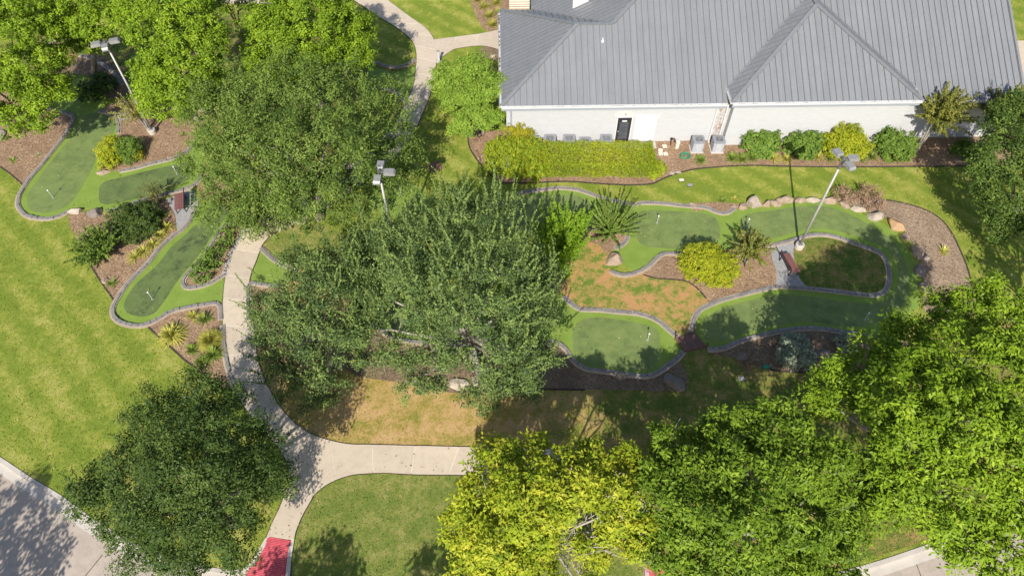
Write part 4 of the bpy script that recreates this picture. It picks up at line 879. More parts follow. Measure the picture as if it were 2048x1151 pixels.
# ------------------------------------------------------------------ wooden bridge between two greens
q = [G(*p, .08) for p in ((1351, 678), (1388, 662), (1413, 693), (1368, 702))]; o = empty('footbridge', ((q[0] + q[1] + q[2] + q[3]) / 4).xy.to_3d()); tag(o, 'small maroon plank bridge between the lowest green and the right loop', 'bridge')
c0 = o.location.copy(); n = 14
for i in range(n):
    t0 = i / n + .004; t1 = (i + 1) / n - .004; mb = MB(); mb.prism([(p - c0).xy for p in (q[3].lerp(q[2], t0), q[3].lerp(q[2], t1), q[0].lerp(q[1], t1), q[0].lerp(q[1], t0))], .08, .125); mb.build('plank', M['bridge_wood'], o)
for a, b in ((q[0], q[1]), (q[3], q[2])):
    a = a - c0; b = b - c0; mb = MB(); mb.bar((a.x, a.y, .05), (b.x, b.y, .05), .08, .05); mb.build('bearer', M['rust_brown'], o)
    for p in (a, b): mb = MB(); mb.bar((p.x, p.y, -.05), (p.x, p.y, .5), .08, .08); mb.build('post', M['rust_brown'], o)

# ------------------------------------------------------------------ boulders
import bmesh
def boulder(label, u, v, rx, ry, h, mat, seed, rz=0.0, group=None):
    bm = bmesh.new(); bmesh.ops.create_icosphere(bm, subdivisions=3, radius=1); rr = random.Random(seed); off = Vector((rr.uniform(-50, 50), rr.uniform(-50, 50), seed))
    pl = [(Vector((rr.gauss(0, 1), rr.gauss(0, 1), rr.uniform(-.2, 1))).normalized(), rr.uniform(.5, .82)) for _ in range(13)]
    for w in bm.verts:
        c = w.co.copy()
        for nn, dd in pl:
            e = c.dot(nn) - dd
            if e > 0: c -= nn * e
        c *= 1.18 + .10 * mnoise.noise(w.co * 1.6 + off) + .05 * mnoise.noise(w.co * 5 + off); w.co = c
    k = mpp(u, v); m = bpy.data.meshes.new('boulder'); bm.to_mesh(m); bm.free(); m.materials.append(M[mat])
    o = bpy.data.objects.new('boulder', m); link(o); o.location = G(u, v, h * .1); o.scale = (rx * k * 1.05, ry * k * 1.35, h * .62); o.rotation_euler = (0, 0, rz); return tag(o, label, 'boulder', group)
RW = 'boulders lining the top of the right loop'
names = ['first', 'second', 'third', 'fourth', 'fifth', 'sixth', 'seventh', 'eighth', 'ninth', 'tenth', 'eleventh', 'twelfth', 'thirteenth', 'fourteenth', 'fifteenth', 'sixteenth']
ROW = [(1488, 413, 11, 7, .4, 'boulder'), (1510, 407, 17, 11, .75, 'boulder_pale'), (1534, 409, 9, 6, .4, 'boulder'), (1551, 406, 11, 7, .4, 'boulder'), (1573, 400, 18, 8, .5, 'boulder'), (1600, 401, 15, 5, .3, 'boulder'), (1627, 401, 15, 5, .3, 'boulder_pale'), (1660, 401, 18, 8, .5, 'boulder'), (1688, 408, 12, 8, .35, 'boulder'), (1716, 418, 15, 6, .35, 'boulder_pale'), (1754, 433, 19, 9, .5, 'boulder_pale')]
desc = {1510: ', large pale one'}
for i, (u, v, rx, ry, h, mt) in enumerate(ROW): boulder(names[i] + ' boulder from the left in the row along the top of the right loop', u, v, rx, ry, h, mt, 20 + i, -.25 if u > 1680 else .05, RW)
for a in (('rust orange boulder at the bend of the right bed', 1791, 450, 17, 13, .6, 'boulder_rust', 41), ('small tan boulder just below the rust orange one', 1812, 474, 9, 9, .3, 'boulder', 42), ('grey tan boulder at the edge of the right bed, partly shaded', 1834, 505, 12, 14, .45, 'boulder', 43), ('pale boulder standing inside the right bed near tree shade', 1852, 517, 7, 8, .4, 'boulder_pale', 44), ('shaded boulder below the pale one on the right bed edge', 1840, 540, 11, 12, .4, 'boulder_dark', 45), ('lowest shaded boulder on the right bed edge', 1846, 572, 10, 12, .4, 'boulder_dark', 46),
          ('big tan boulder between the two halves of the burnt lawn edging', 1228, 519, 19, 14, .6, 'boulder', 72), ('small flat tan rock in the edging above the pinned green', 1388, 410, 11, 5, .22, 'boulder', 51), ('small tan rock at the notch of the edging above the pinned green', 1467, 414, 5, 4, .22, 'boulder', 52),
          ('pale rock at the foot of the big left green', 152, 422, 17, 8, .4, 'boulder_pale', 53), ('brown rock beside the leafy shrub below the big left green', 190, 425, 19, 9, .5, 'boulder_dark', 54), ('flat pinkish rock under the gold shrub', 204, 345, 16, 6, .25, 'boulder', 55), ('pale rock at the left edge of the picture', 2, 270, 10, 17, .5, 'boulder_pale', 56), ('low tan rock on the edge of the leafy shrub bed', 210, 562, 9, 6, .25, 'boulder', 57),
          ('wide pale rock below the elm trunk', 915, 768, 21, 12, .35, 'boulder_pale', 58), ('pale rock right of the wide one below the elm', 956, 760, 13, 9, .35, 'boulder_pale', 59), ('large shaded boulder below the lowest green near the bridge', 1350, 764, 24, 15, .6, 'boulder_dark', 67), ('dark small rock on the edging under the lowest green', 1240, 751, 12, 8, .5, 'boulder_dark', 61), ('olive brown rock right of the silver shrub', 1646, 710, 17, 11, .5, 'boulder_dark', 62), ('shaded rock at the left end of the silver shrub bed', 1484, 714, 12, 10, .4, 'boulder_dark', 63), ('small pale rock left of the hose on the grass edge', 1344, 347, 6, 4, .15, 'boulder_pale', 64), ('second small pale rock on the grass edge below the hose', 1356, 344, 7, 4, .15, 'boulder_pale', 65), ('tan rock at the top left under the maples', 108, 88, 14, 6, .4, 'boulder', 66)): boulder(*a)
# river stones along the narrow bed beside the path: small, all alike
st = MB(); C = resample(catmull([G(*p) for p in pts('453 552 459 523 471 496 486 467 500 446')], False, .2), .055)
for c in C:
    r = er.uniform(.05, .1); st.lathe([(r * .5, .0), (r, r * .35), (r * .7, r * .75), (r * .2, r * .85)], 6, (c.x + er.uniform(-.22, .05), c.y + er.uniform(-.1, .1), .02))
o = st.build('river_stones', M['cobble']); o['kind'] = 'stuff'; tag(o, 'grey river stones between narrow bed and footpath', 'river stones')
# ------------------------------------------------------------------ hedge
rng = np.random.default_rng(11)
a = G(1087, 352); b = G(1308, 356); x0, x1, y0, y1, h = a.x, b.x, 33.8, 36.15, 1.22
o = empty('hedge', ((x0 + x1) / 2, (y0 + y1) / 2, 0)); tag(o, 'long clipped yellow green hedge in front of the white wall', 'hedge')
W, D = (x1 - x0) / 2, (y1 - y0) / 2
def hedge_face(n, f, nr, tb):
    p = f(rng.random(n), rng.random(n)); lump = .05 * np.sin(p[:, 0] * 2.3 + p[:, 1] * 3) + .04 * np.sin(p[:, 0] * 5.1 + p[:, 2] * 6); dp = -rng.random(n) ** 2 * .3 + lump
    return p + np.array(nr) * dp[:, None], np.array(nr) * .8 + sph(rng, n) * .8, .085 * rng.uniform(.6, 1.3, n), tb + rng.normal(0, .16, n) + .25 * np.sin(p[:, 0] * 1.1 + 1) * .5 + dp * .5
S_ = lambda *c: np.stack(np.broadcast_arrays(*c), 1)
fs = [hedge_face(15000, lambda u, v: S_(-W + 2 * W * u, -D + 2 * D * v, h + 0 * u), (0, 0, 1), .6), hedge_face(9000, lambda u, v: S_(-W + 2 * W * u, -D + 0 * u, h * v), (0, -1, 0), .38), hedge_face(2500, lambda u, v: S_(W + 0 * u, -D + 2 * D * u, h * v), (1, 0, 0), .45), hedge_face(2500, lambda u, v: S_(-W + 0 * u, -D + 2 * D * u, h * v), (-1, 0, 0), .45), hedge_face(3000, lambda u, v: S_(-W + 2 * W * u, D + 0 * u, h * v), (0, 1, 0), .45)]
P, N, S, t = [np.concatenate(q) for q in zip(*fs)]; P[:, 2] = np.maximum(P[:, 2], .03)
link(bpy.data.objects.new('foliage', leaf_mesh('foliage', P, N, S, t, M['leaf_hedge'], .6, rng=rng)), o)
mb = MB()
for i in range(26):
    x = -W + 2 * W * (i + .5) / 26; y = er.uniform(-.6, .6); mb.tube([(x, y, -.05), (x + er.uniform(-.2, .2), y, .5), (x + er.uniform(-.4, .4), y * 1.3, 1.0)], [.035, .028, .012], 5)
mb.build('stem', M['bark'], o)

# ------------------------------------------------------------------ shrubs of rounded habit
SH = shrub
SH('shrub', 'gold green domed double shrub in the island bed', [(1398, 523, .75, 38), (1440, 540, .7, 36), (1415, 515, .8, 30)], 'leaf_gold', 201, leaf=.085, dens=27)
SH('shrub', 'gold shrub in the lamp post bed beside a green one', [(222, 300, .55, 24), (218, 318, .4, 20), (228, 285, .6, 16)], 'leaf_gold', 202)
SH('shrub', 'dark green shrub touching the gold one in the lamp post bed', [(258, 295, .6, 24), (262, 312, .35, 18)], 'leaf_shrub', 203, tbias=.55)
SH('shrub', 'reddish low shrub at the foot of the green one in the lamp post bed', [(275, 312, .25, 12)], 'leaf_gold_deep', 204, leaf=.07)
SH('shrub', 'leafy green shrub by the wall, first right of the air conditioners', [(1510, 283, .8, 22), (1540, 283, .8, 22), (1528, 300, .5, 20)], 'leaf_shrub', 205, leaf=.14, dens=18, tbias=.58)
SH('shrub', 'leafy green shrub by the wall crossed by the lamp shadow', [(1595, 288, .8, 22), (1625, 283, .85, 22), (1610, 300, .5, 20)], 'leaf_shrub', 206, leaf=.14, dens=18, tbias=.58)
SH('shrub', 'round gold shrub against the white wall', [(1690, 283, .85, 36), (1675, 290, .7, 28), (1708, 292, .7, 28)], 'leaf_gold', 207, leaf=.1, tbias=.45)
SH('shrub', 'round green shrub by the wall beside the crape myrtle stems', [(1780, 285, .85, 28), (1805, 292, .65, 26), (1790, 300, .5, 26)], 'leaf_shrub', 208, leaf=.12, dens=19, tbias=.6)
SH('shrub', 'loose green gold shrubbery at the left end of the hedge', [(1005, 298, .8, 27), (1035, 303, .9, 29), (1064, 298, .95, 27), (995, 325, .5, 25), (1028, 335, .5, 27), (1064, 335, .6, 27), (985, 305, .5, 18)], 'leaf_hedge', 209, leaf=.1, tbias=.35, dens=18, shoots=.15)
SH('shrub', 'olive gold shrub against the wall corner beyond the hedge', [(1035, 265, 1.2, 20), (1050, 275, 1.0, 18)], 'leaf_gold_deep', 210, leaf=.1, shoots=.2)
SH('shrub', 'blue green shrub poking out of the shrubbery left of the hedge', [(1018, 325, .5, 14)], 'leaf_silver', 211, tbias=.2)
SH('shrub', 'low gold green clump at the right end of the hedge', [(1318, 335, .35, 14), (1308, 348, .3, 13)], 'leaf_hedge', 212)
SH('shrub', 'silver leaved shrub in the shaded bed', [(1590, 690, .6, 26), (1600, 710, .5, 26), (1580, 712, .4, 22)], 'leaf_silver', 213, leaf=.11, dens=19)
SH('shrub', 'fainter silver shrub at the right end of the shaded bed', [(1690, 687, .4, 20), (1705, 695, .4, 16)], 'leaf_silver', 214, leaf=.1, dens=14, tbias=.35)
SH('shrub', 'left of the two dead brown shrubs above the boulder row', [(1690, 390, .35, 20)], 'leaf_dead', 215, leaf=.07, dens=16, per=20, shoots=.5)
SH('shrub', 'right and wider of the two dead brown shrubs above the boulder row', [(1738, 395, .4, 24), (1750, 408, .3, 18)], 'leaf_dead', 216, leaf=.07, dens=16, per=20, shoots=.5)
for (u, v, r), lab in zip(((466, 440, 14), (452, 473, 17), (427, 512, 20), (405, 542, 20)), ('topmost of the four small shrubs in the narrow bed', 'second small shrub from the top of the narrow bed', 'third small shrub from the top of the narrow bed', 'lowest small shrub in the narrow bed')):
    SH('shrub', lab, [(u, v, .35, r * 1.15), (u - r * .4, v + r * .5, .28, r * .85)], 'leaf_shrub', int(u), leaf=.13, dens=12, per=11, group='small shrubs in the narrow bed')
SH('shrub', 'dark grassy shrub in the shade of the leafy one', [(255, 440, .6, 34), (285, 430, .6, 30), (300, 450, .4, 26), (260, 465, .4, 28)], 'leaf_oak_dark', 221, leaf=.1, dens=18, tbias=.55)
SH('shrub', 'pale shrub with whitish twigs below the big oak', [(545, 440, .6, 30), (515, 455, .6, 28), (580, 430, .6, 24)], 'leaf_pale', 222, leaf=.1, dens=12, shoots=.4)
SH('shrub', 'lime low plant under the burnt lawn end of the elm', [(1128, 540, .3, 14)], 'leaf_lime', 223)
SH('shrub', 'green shrub in shade below the right crape myrtle', [(1930, 300, .4, 22), (1960, 305, .4, 20)], 'leaf_shrub', 224, leaf=.12, dens=16)
SH('shrub', 'dark green shrub under the maple by the lamp post bed', [(205, 170, .5, 26), (180, 185, .4, 22)], 'leaf_oak_dark', 225, leaf=.12, dens=16, tbias=.5)
# ------------------------------------------------------------------ plants of long leafy stems
plume('crape_myrtle', 'large leafy green shrub at the lawn edge below the big left green', (205, 505), 'leaf_fern', 301, n=95, length=(1.3, 2.2), spread=(.15, 1.15), leaf=.13, width=.17, step=.013, tbias=.38, asym=(-.1, 0))
plume('spreading_bush', 'fountain shaped green bush with long radiating stems in front of the hedge', (1218, 463), 'leaf_fern', 302, n=120, length=(1.6, 2.9), spread=(.1, 1.2), leaf=.11, width=.075, step=.0105, droop=.02, tbias=.45, t0=.15)
plume('cypress', 'bright lime upright conifer beside the elm', (1124, 503), 'leaf_lime', 303, n=90, length=(1.9, 3.3), spread=(.03, .42), leaf=.12, width=.24, step=.0085, droop=.0, tbias=.5, t0=.05, ring=1.25, cat='conifer')
plume('crape_myrtle', 'small crape myrtle beside the gold dome shrub', (1490, 525), 'leaf_myrtle', 304, n=80, length=(.9, 1.7), spread=(.2, 1.35), leaf=.13, width=.16, step=.014, z0=1.1, trunks=4, bark='bark_pale', cat='tree')
plume('crape_myrtle', 'crape myrtle with slanting stems against the white wall', (1834, 300), 'leaf_myrtle', 305, n=120, length=(1.2, 2.5), spread=(.1, 1.25), leaf=.15, width=.2, step=.012, z0=3.0, trunks=5, bark='bark_pale', cat='tree', tbias=.5, asym=(.25, 0))
plume('crape_myrtle', 'second crape myrtle by the wall at the far right', (1950, 300), 'leaf_myrtle', 306, n=110, length=(1.2, 2.4), spread=(.1, 1.2), leaf=.15, width=.2, step=.013, z0=3.0, trunks=4, bark='bark_pale', cat='tree', asym=(.25, 0))
plume('crape_myrtle', 'twiggy small tree over the edging by the left bench', (320, 405), 'leaf_myrtle', 307, n=42, length=(.7, 1.4), spread=(.1, 1.1), leaf=.1, width=.13, step=.03, z0=.7, trunks=5, cat='tree', tbias=.35)
plume('crape_myrtle', 'pale multi stemmed crape myrtle beside the upper left lamp post', (298, 262), 'leaf_myrtle', 308, n=80, length=(.8, 1.7), spread=(.2, 1.3), leaf=.12, width=.14, step=.022, z0=1.6, trunks=5, bark='bark_pale', cat='tree', tbias=.75, asym=(-.3, 0))
plume('bush', 'grey green sprawling bush above the shaded rock', (1490, 725), 'leaf_dead', 309, n=30, length=(.4, .9), spread=(.3, 1.4), leaf=.08, width=.1, step=.03)
# ------------------------------------------------------------------ strap leaved plants
BL = blades
BL('flax', 'variegated yellow flax below the long left green', (346, 672), 'blade_yellow', 401, 330, (.6, 1.15), .07, (.1, 1.5), .4)
BL('flax', 'round golden grass clump in the flax bed beside the path', (423, 683), 'blade_yellow', 402, 1500, (.6, 1.05), .024, (.1, 1.55), .35, tbias=.4)
BL('flax', 'small variegated flax at the top of the flax bed', (388, 633), 'blade_yellow', 403, 60, (.4, .7), .05)
BL('flax', 'green striped flax right of the small one in the flax bed', (411, 640), 'blade_green', 404, 80, (.45, .8), .05)
BL('lily_turf', 'green clump low in the flax bed', (385, 700), 'blade_green', 405, 110, (.4, .7), .04); BL('lily_turf', 'green clump by the path at the bottom of the flax bed', (428, 710), 'blade_green', 406, 130, (.5, .95), .05); BL('lily_turf', 'low green clump at the pointed end of the flax bed', (405, 725), 'blade_green', 407, 110, (.4, .7), .04)
BL('yucca', 'spiky plant by the low rock in the leafy shrub bed', (226, 568), 'blade_green', 408, 36, (.4, .65), .05)
BL('yucca', 'spiky yellow green plant on the far left bed', (27, 322), 'blade_green', 409, 34, (.3, .5), .045, tbias=.7); BL('yucca', 'small grey spiky plant on the far left bed', (77, 312), 'leaf_pale', 410, 26, (.25, .4), .035)
BL('yucca', 'small spiky plant near the trunk in the lamp post bed', (364, 271), 'blade_green', 411, 26, (.3, .45), .04)
BL('yucca', 'yellow green spiky plant alone on the grey mulch bed', (1886, 503), 'blade_yellow', 412, 40, (.35, .6), .06, (.2, 1.3), .2)
BL('lily_turf', 'spiky green tuft in the notch bed above the pinned green', (1444, 402), 'blade_green', 413, 46, (.3, .5), .035); BL('lily_turf', 'leafy tuft beside the spiky one in the notch bed', (1469, 398), 'blade_yellow', 414, 36, (.25, .4), .04)
for i, (u, v, mt, n, L) in enumerate(((1400, 322, 'blade_green', 110, .5), (1463, 318, 'blade_green', 120, .55), (1482, 320, 'blade_green', 120, .55), (1503, 318, 'blade_green', 110, .5), (1545, 318, 'blade_yellow', 90, .5), (1572, 320, 'blade_yellow', 100, .55), (1635, 316, 'blade_yellow', 90, .5), (1658, 318, 'blade_green', 100, .5), (1722, 318, 'blade_green', 90, .45), (1742, 315, 'blade_green', 100, .5), (1790, 320, 'blade_green', 100, .55))):
    BL('lily_turf', names[i] + ' strappy clump from the left along the bed edge by the wall', (u, v), mt, 420 + i, n, (L * .95, L * 1.6), .045, (.3, 1.4), .35, group='strappy clumps along the wall bed')
for i, (u, v, mt) in enumerate(((322, 432, 'blade_green'), (335, 456, 'blade_yellow'), (323, 472, 'blade_yellow'), (307, 490, 'blade_yellow'), (288, 504, 'blade_yellow'), (271, 516, 'blade_yellow'))):
    BL('lily_turf', names[i] + ' yellowish clump from the top along the long left green', (u, v), mt, 440 + i, 110, (.4, .8), .04, (.3, 1.4), .35, group='yellowish clumps along the long left green')
for i, (u, v) in enumerate(((955, 2), (968, 16), (978, 34), (985, 52), (992, 8), (998, 28))):
    BL('ornamental_grass', names[i] + ' feathery grass clump from the top left beside the upper building corner', (u, v), 'blade_yellow', 460 + i, 160, (.5, .95), .03, (.3, 1.45), .3, group='feathery grasses at the upper building corner', tbias=.35)
BL('yucca', 'whitish strappy plant by the left corner of the building', (985, 117), 'leaf_pale', 470, 50, (.3, .5), .04, tbias=.8)
BL('yucca', 'pale twiggy plant in the shrubbery left of the hedge', (1022, 292), 'leaf_pale', 471, 60, (.6, 1.0), .03, (.6, 1.5), .1, tbias=.5)
# ------------------------------------------------------------------ trees
T = tree
T('maple_tree', 'bright green maple at the left edge, its trunk in the mulch bed', 'tree', [(45, 200, 4.5, 62), (100, 190, 4.5, 40), (30, 120, 6.5, 70), (100, 130, 5.5, 38), (15, 45, 8, 75), (-45, 170, 5.5, 75), (70, 55, 7.5, 42), (55, 235, 3.2, 38), (-40, 80, 7.5, 70)], 'leaf_maple', 501, base=(75, 257), leaf=.18, dens=5.35, per=59, aspect=.42, cr=.42)
T('maple_tree', 'bright green maple behind the leaning upper left lamp post', 'tree', [(120, 35, 6.5, 45), (180, 30, 7.5, 50), (228, 40, 7.2, 36), (160, 85, 5, 36), (150, -20, 8, 60)], 'leaf_maple', 502, base=(188, 146), leaf=.18, dens=5.35, per=59, aspect=.42, cr=.42)
T('maple_tree', 'large bright green maple over the lamp post bed', 'tree', [(325, 60, 8, 65), (390, 85, 7.5, 55), (312, 130, 6.5, 46), (365, 150, 6.5, 62), (325, 190, 4.8, 48), (385, 205, 4.5, 42), (405, 140, 6, 40), (295, 30, 8.3, 54), (360, 0, 9, 70), (300, 182, 4.6, 28)], 'leaf_maple', 503, base=(395, 243), leaf=.18, dens=5.35, per=59, bark='bark_pale', aspect=.42, cr=.42)
T('oak_tree', 'dark tree cut off by the top edge left of centre', 'tree', [(440, -8, 5, 36), (492, -2, 5, 32), (468, 8, 4.4, 24)], 'leaf_oak', 504, base=(484, 82), leaf=.14, dens=2.72, per=62)
T('maple_tree', 'bright green maple behind the big oak near the upper footpath', 'tree', [(555, 60, 6.5, 62), (640, 45, 7, 65), (702, 110, 5.4, 42), (620, 120, 5.8, 65), (545, 130, 5, 50), (690, 55, 6, 45), (600, 5, 7.5, 62), (560, 165, 4, 40)], 'leaf_maple', 505, leaf=.18, dens=5.35, per=59, aspect=.42, cr=.42)
T('oak_tree', 'wide green oak in the upper middle of the garden', 'tree', [(450, 215, 6.2, 72), (540, 190, 7, 78), (640, 190, 7, 78), (735, 225, 6.2, 70), (795, 290, 5, 48), (780, 345, 3.6, 45), (425, 320, 4.6, 58), (450, 400, 3.4, 56), (535, 425, 2.8, 52), (625, 415, 3, 62), (695, 385, 3.4, 58), (540, 290, 7.6, 92), (650, 295, 7.6, 92), (590, 355, 6, 80), (725, 305, 6.2, 62), (475, 300, 6.6, 74)], 'leaf_oak', 506, leaf=.13, dens=3.23, per=65, r0=.3, shoots=.5, shoot_len=(.5, 1.1), aspect=.5, gap=1.9)
T('elm_tree', 'grey green elm with long upright shoots in the middle', 'tree', [(900, 430, 6, 55), (980, 430, 6, 50), (850, 480, 6.6, 64), (940, 500, 7.2, 80), (1020, 505, 6.6, 60), (1078, 560, 5.4, 40), (780, 540, 6, 66), (870, 575, 7.2, 80), (980, 590, 7.2, 88), (1060, 620, 5.4, 56), (845, 620, 5, 42), (920, 670, 5.4, 66), (1010, 690, 5.4, 74), (1068, 705, 4, 40), (855, 720, 3.4, 40), (1000, 770, 3.4, 42), (870, 765, 2.6, 24), (760, 480, 5.2, 45), (790, 715, 3.2, 34), (745, 715, 3, 26), (735, 655, 4.2, 34), (745, 575, 5.2, 42), (950, 795, 2.6, 30), (1050, 775, 3, 34), (825, 765, 2.6, 28), (1095, 640, 4.4, 34)], 'leaf_elm', 507, base=(962, 745), leaf=.115, dens=3.40, per=77, r0=.24, shoots=.85, shoot_len=(.7, 1.9), bark='bark_pale', cr=.48)
T('elm_tree', 'smaller grey green elm leaning over the curved footpath', 'tree', [(610, 540, 5, 52), (680, 530, 5.4, 54), (560, 600, 4.4, 52), (640, 610, 5.4, 66), (705, 600, 5, 46), (570, 680, 3.6, 50), (640, 690, 4, 55), (565, 740, 3, 38), (635, 760, 3, 50), (655, 800, 2.2, 26), (535, 640, 3.6, 34), (715, 655, 4.2, 38), (590, 790, 2.6, 30), (530, 700, 3, 28)], 'leaf_elm', 508, leaf=.115, dens=3.40, per=77, r0=.2, shoots=.85, shoot_len=(.7, 1.7), cr=.48, tbias=.48)
T('oak_tree', 'dark green oak over the road corner at the bottom left', 'tree', [(400, 800, 5.8, 60), (450, 850, 6.4, 70), (320, 850, 5.8, 66), (500, 890, 5.4, 56), (380, 930, 7, 90), (275, 930, 5.4, 60), (200, 985, 4, 56), (540, 960, 4, 46), (480, 980, 5.6, 70), (300, 1010, 5.6, 72), (400, 1040, 5.6, 82), (465, 1080, 3.8, 52), (290, 1095, 3.6, 52), (370, 1125, 3.6, 55), (240, 1040, 3.6, 45)], 'leaf_oak_dark', 509, leaf=.11, dens=4.76, per=80, r0=.28, shoots=.2, shoot_len=(.3, .6), cr=.45)
T('maple_tree', 'yellow maple with bare twigs in its middle at the bottom', 'tree', [(1000, 930, 5.6, 52), (1080, 925, 6, 52), (1160, 925, 6, 46), (1238, 945, 5.6, 46), (970, 1000, 5.6, 54), (1050, 1000, 7, 66), (1135, 985, 7, 54), (1235, 1005, 6.4, 42), (930, 1050, 4.6, 44), (1000, 1080, 6, 66), (1070, 1060, 6, 42), (1272, 1060, 5, 42), (985, 1140, 4.6, 62), (1065, 1145, 4.6, 50), (1265, 1110, 4.8, 30), (1185, 1175, 3.2, 26), (1160, 1090, 4.2, 20), (1215, 1065, 4.4, 22), (1205, 1125, 3.8, 20)], 'leaf_yellow', 510, leaf=.18, dens=7.41, per=55, twigs=9, fill=.2, bark='bark_pale', aspect=.42, cr=.42)
T('maple_tree', 'green maple between the yellow and the tall right one', 'tree', [(1340, 890, 5.8, 38), (1345, 970, 6.3, 56), (1420, 945, 6.8, 56), (1480, 865, 6.8, 52), (1560, 860, 7.4, 52), (1500, 950, 7.8, 66), (1590, 950, 7.4, 62), (1660, 905, 6.8, 44), (1400, 1040, 6.8, 66), (1490, 1050, 7.8, 70), (1590, 1050, 6.8, 66), (1675, 1010, 5.8, 48), (1365, 1110, 5.4, 56), (1450, 1130, 6.4, 62), (1560, 1130, 5.8, 62), (1650, 1105, 4.8, 52), (1720, 960, 5.6, 46), (1740, 1020, 4.6, 36), (1310, 935, 5.2, 34), (1312, 1010, 5.6, 40), (1420, 870, 5.6, 34), (1320, 1080, 5, 44), (1700, 1060, 5.0, 34), (1600, 1160, 4.8, 50), (1680, 1150, 4.4, 42)], 'leaf_maple_deep', 511, leaf=.18, dens=5.67, per=57, twigs=3, r0=.24, bark='bark_pale', aspect=.42, cr=.42)
T('maple_tree', 'tall bright green maple filling the lower right corner', 'tree', [(1690, 765, 6.3, 54), (1760, 725, 6.9, 54), (1830, 685, 6.9, 54), (1900, 635, 7.3, 54), (1980, 625, 7.9, 60), (2050, 640, 7.9, 62), (1780, 800, 7.9, 68), (1860, 770, 8.9, 74), (1950, 725, 9.3, 78), (2040, 760, 9.3, 78), (1850, 870, 8.9, 78), (1940, 840, 9.9, 82), (2040, 880, 9.3, 82), (1800, 920, 7.3, 58), (1880, 970, 7.9, 72), (1970, 970, 8.3, 78), (2050, 1000, 7.9, 72), (1850, 1025, 5.9, 46), (1930, 1070, 5.9, 52), (2010, 1090, 6.3, 58), (1650, 800, 5.9, 36), (1790, 985, 6.0, 48), (1880, 1040, 5.9, 46), (1960, 1110, 5.7, 50), (2050, 1120, 6.3, 60), (1900, 1095, 4.9, 34)], 'leaf_maple', 512, base=(1815, 1000), leaf=.18, dens=5.67, per=57, twigs=3, r0=.3, bark='bark_pale', aspect=.42, cr=.42)
T('oak_tree', 'grey green oak at the right edge in front of the wall', 'tree', [(2010, 255, 5, 42), (1995, 330, 4.6, 48), (2045, 300, 5.2, 56), (2030, 400, 3.8, 54), (2060, 230, 5.6, 50), (2075, 370, 4.6, 60), (1985, 375, 3.6, 30), (2020, 450, 2.6, 36), (1990, 420, 3, 26)], 'leaf_oak', 513, tbias=.28, base=(2040, 455), leaf=.13, dens=5.08, per=71, shoots=.2)
T('acacia_tree', 'airy light green small tree at the left corner of the building', 'tree', [(895, 155, 3.2, 30), (945, 140, 3.6, 32), (985, 170, 3.2, 28), (955, 185, 3.0, 30), (905, 195, 2.6, 26), (950, 230, 2.3, 32), (985, 240, 2.0, 22), (925, 250, 1.9, 22)], 'leaf_airy', 514, base=(962, 268), leaf=.15, dens=5.5, per=70, r0=.1, stems=3, cr=.4, fill=.45, shoots=.2, shoot_len=(.25, .5), twigs=2, aspect=.45, rz=.7, gap=1.15, grow=1.15)
# trees outside the picture whose shade falls into it
def shade_tree(name, label, shade, leafmat, seed):
    """a tree outside the frame: given by where the shade of each part of its crown lies"""
    L = []
    for u, v, z, r in shade:
        g = G(u, v) - Vector((sd.x, sd.y, 0)) * (z / math.tan(SUN_EL)); L.append((g.x, g.y, z, r, r * .8))
    A = np.array(L); rng = np.random.default_rng(seed); b = Vector((A[:, 0].mean(), A[:, 1].mean(), 0)); A[:, :3] -= np.array(b); o = empty(name, b); tag(o, label, 'tree')
    P, N, S, t, TD = lobe_leaves(A, rng, 2.6, 34, .2, .5, .3, gap=1.7); link(bpy.data.objects.new('crown', leaf_mesh('crown', P, N, S, t, M[leafmat], .55, rng=rng)), o)
    mb = MB(); wood_tubes(mb, (0, 0, 0), (0, 0, 2.6), .2, [a[:3] for a in A], rng, 1); mb.build('trunk', M['bark'], o, True)
shade_tree('oak_tree', 'tree beyond the lower left corner, seen only by its shadow on the road', [(10, 1090, 5.5, 1.5), (55, 1070, 6, 1.3), (40, 1000, 7, 1.0), (-20, 1040, 6.5, 1.4), (60, 1140, 5, 1.4), (-40, 1140, 5, 1.6)], 'leaf_oak_dark', 515)
shade_tree('maple_tree', 'tree below the bottom edge, shading the bottom lawn beside the red ramp', [(610, 1150, 6, 1.2), (660, 1135, 6.5, 1.1), (650, 1112, 7.2, .6), (560, 1160, 5.5, 1.0), (700, 1165, 5.5, 1.1)], 'leaf_maple', 516)
shade_tree('maple_tree', 'tree below the bottom edge, shading the bottom lawn beside the yellow maple', [(850, 1165, 6, 1.1), (890, 1140, 6.5, 1.0), (930, 1150, 6, 1.0)], 'leaf_maple', 517)
shade_tree('oak_tree', 'tree beyond the right edge, seen by its shadow on the grass beside the grey bed', [(1985, 480, 6, 1.3), (2020, 440, 6.5, 1.4), (2000, 540, 5.5, 1.3), (2050, 500, 6, 1.5), (1950, 430, 6.5, .9)], 'leaf_oak_dark', 518)
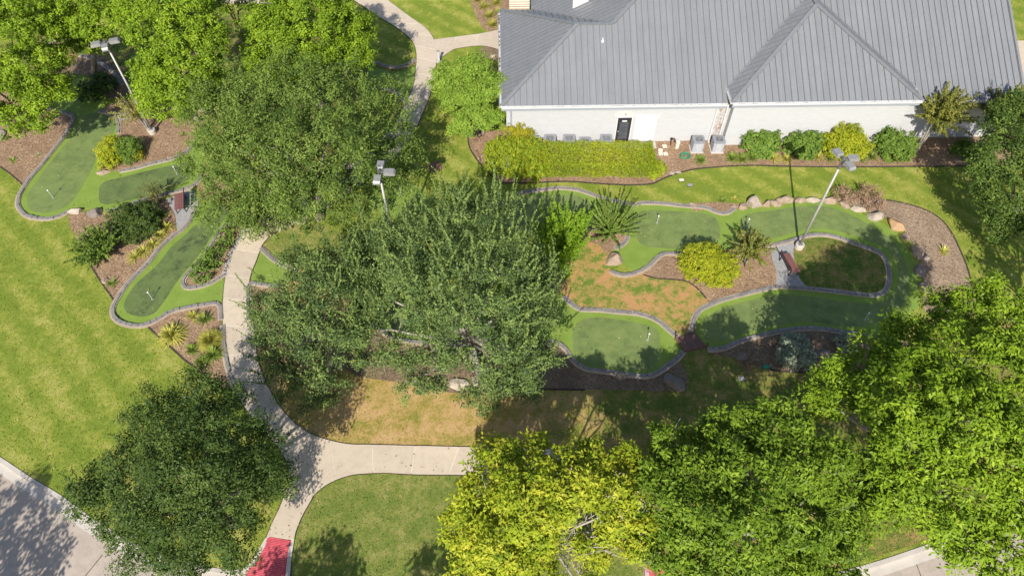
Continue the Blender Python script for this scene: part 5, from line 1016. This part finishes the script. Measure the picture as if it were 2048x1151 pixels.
# ------------------------------------------------------------------ grass blades standing on the lawns: uncountable
rng = np.random.default_rng(77)
def px_poly(s): return np.array([(p.x, p.y) for p in ground_pts(s, step=.8)])
HOLES = [np.array([(o.data.vertices[i].co.x, o.data.vertices[i].co.y) for i in range(len(o.data.vertices))]) for o in scene.objects if o.type == 'MESH' and o.name.split('.')[0] in ('artificial_turf', 'mulch_bed', 'gravel_patch')]
LAWNS = [o for o in scene.objects if o.type == 'MESH' and o.name.split('.')[0] == 'lawn']
PATHS = []
for o in scene.objects:
    if o.type == 'MESH' and o.name.split('.')[0] == 'footpath':
        c = [(v.co.x, v.co.y) for v in o.data.vertices]; PATHS.append(np.array(c[0::2] + c[1::2][::-1]) if len(c) > 4 else np.array(c))
view = np.array([G(*p).xy for p in ((-20, -20), (2068, -20), (2068, 1165), (-20, 1165))])
order = sorted(LAWNS, key=lambda o: -o.data.vertices[0].co.z); done = []
for o in order:
    A = np.array([(v.co.x, v.co.y) for v in o.data.vertices]); z = o.data.vertices[0].co.z
    lo = np.maximum(A.min(0), view.min(0)); hi = np.minimum(A.max(0), view.max(0))
    if (hi <= lo).any(): continue
    n = int((hi - lo).prod() * 70); X = rng.uniform(lo[0], hi[0], n); Y = rng.uniform(lo[1], hi[1], n)
    k = inside(A, X, Y) & inside(view, X, Y)
    for H in done + ([h for h in HOLES] if z < .02 else [h for h in HOLES if False]) + PATHS: k &= ~inside(H, X, Y)
    if z >= .02:
        for C, mt, bz in BEDPOLY:
            if bz > .022: k &= ~inside(np.array([(p.x, p.y) for p in C]), X, Y)
        for s, pz in PATCH: k &= ~inside(np.array([tuple(p) for p in ground_pts(s, smooth=False)]), X, Y)
    done.append(A); X, Y = X[k], Y[k]; n = len(X)
    if n < 50: continue
    hgt = rng.uniform(.025, .06, n); az = rng.uniform(0, 2 * math.pi, n); ln = rng.normal(0, .5, (n, 2)) * hgt[:, None]; w = rng.uniform(.012, .03, n)
    V = np.empty((n, 4, 3)); dx, dy = np.cos(az) * w, np.sin(az) * w
    V[:, 0] = np.stack([X - dx, Y - dy, np.full(n, z)], 1); V[:, 1] = np.stack([X + dx, Y + dy, np.full(n, z)], 1)
    V[:, 2] = np.stack([X + dx * .4 + ln[:, 0], Y + dy * .4 + ln[:, 1], z + hgt], 1); V[:, 3] = np.stack([X - dx * .4 + ln[:, 0], Y - dy * .4 + ln[:, 1], z + hgt], 1)
    gm = link(bpy.data.objects.new('grass', quad_mesh('grass', V.reshape(-1, 3), n, np.full(n, .5), o.data.materials[0]))); gm['kind'] = 'stuff'
    tag(gm, 'short mown grass of the ' + {'lawn': 'bright green lawn', 'lawn_dull': 'bottom lawn beside the red ramp', 'lawn_dry': 'straw coloured lawn', 'lawn_burnt': 'burnt orange island lawn', 'lawn_shady': 'shaded lawn'}[o.data.materials[0].name], 'grass')
# fallen leaves blown over turf, paths and lawns
n = 5200; u = rng.uniform(0, 2048, n); v = rng.uniform(100, 1151, n); P = np.array([G(a, b) for a, b in zip(u, v)])
k = np.zeros(n, bool)
for H in HOLES[:8] + PATHS: k |= inside(H, P[:, 0], P[:, 1])
k &= rng.random(n) < .5
k |= rng.random(n) < .07
for H in [np.array([tuple(c) for c in lawnpoly])]: k &= inside(H, P[:, 0], P[:, 1])
k &= P[:, 1] < 36; P = P[k]; n = len(P); P[:, 2] = .065
M['leaf_fallen'] = leaf_mat('leaf_fallen', V4(.14, .08, .035), V4(.36, .25, .10), V4(.55, .46, .22), .1, .8)
fl = link(bpy.data.objects.new('fallen_leaves', leaf_mesh('fallen_leaves', P, (0, 0, 1) + rng.normal(0, .4, (n, 3)), rng.uniform(.05, .12, n), rng.random(n), M['leaf_fallen'], .6, rng=rng))); fl['kind'] = 'stuff'; tag(fl, 'scattered dry fallen leaves on turf and paths', 'fallen leaves')
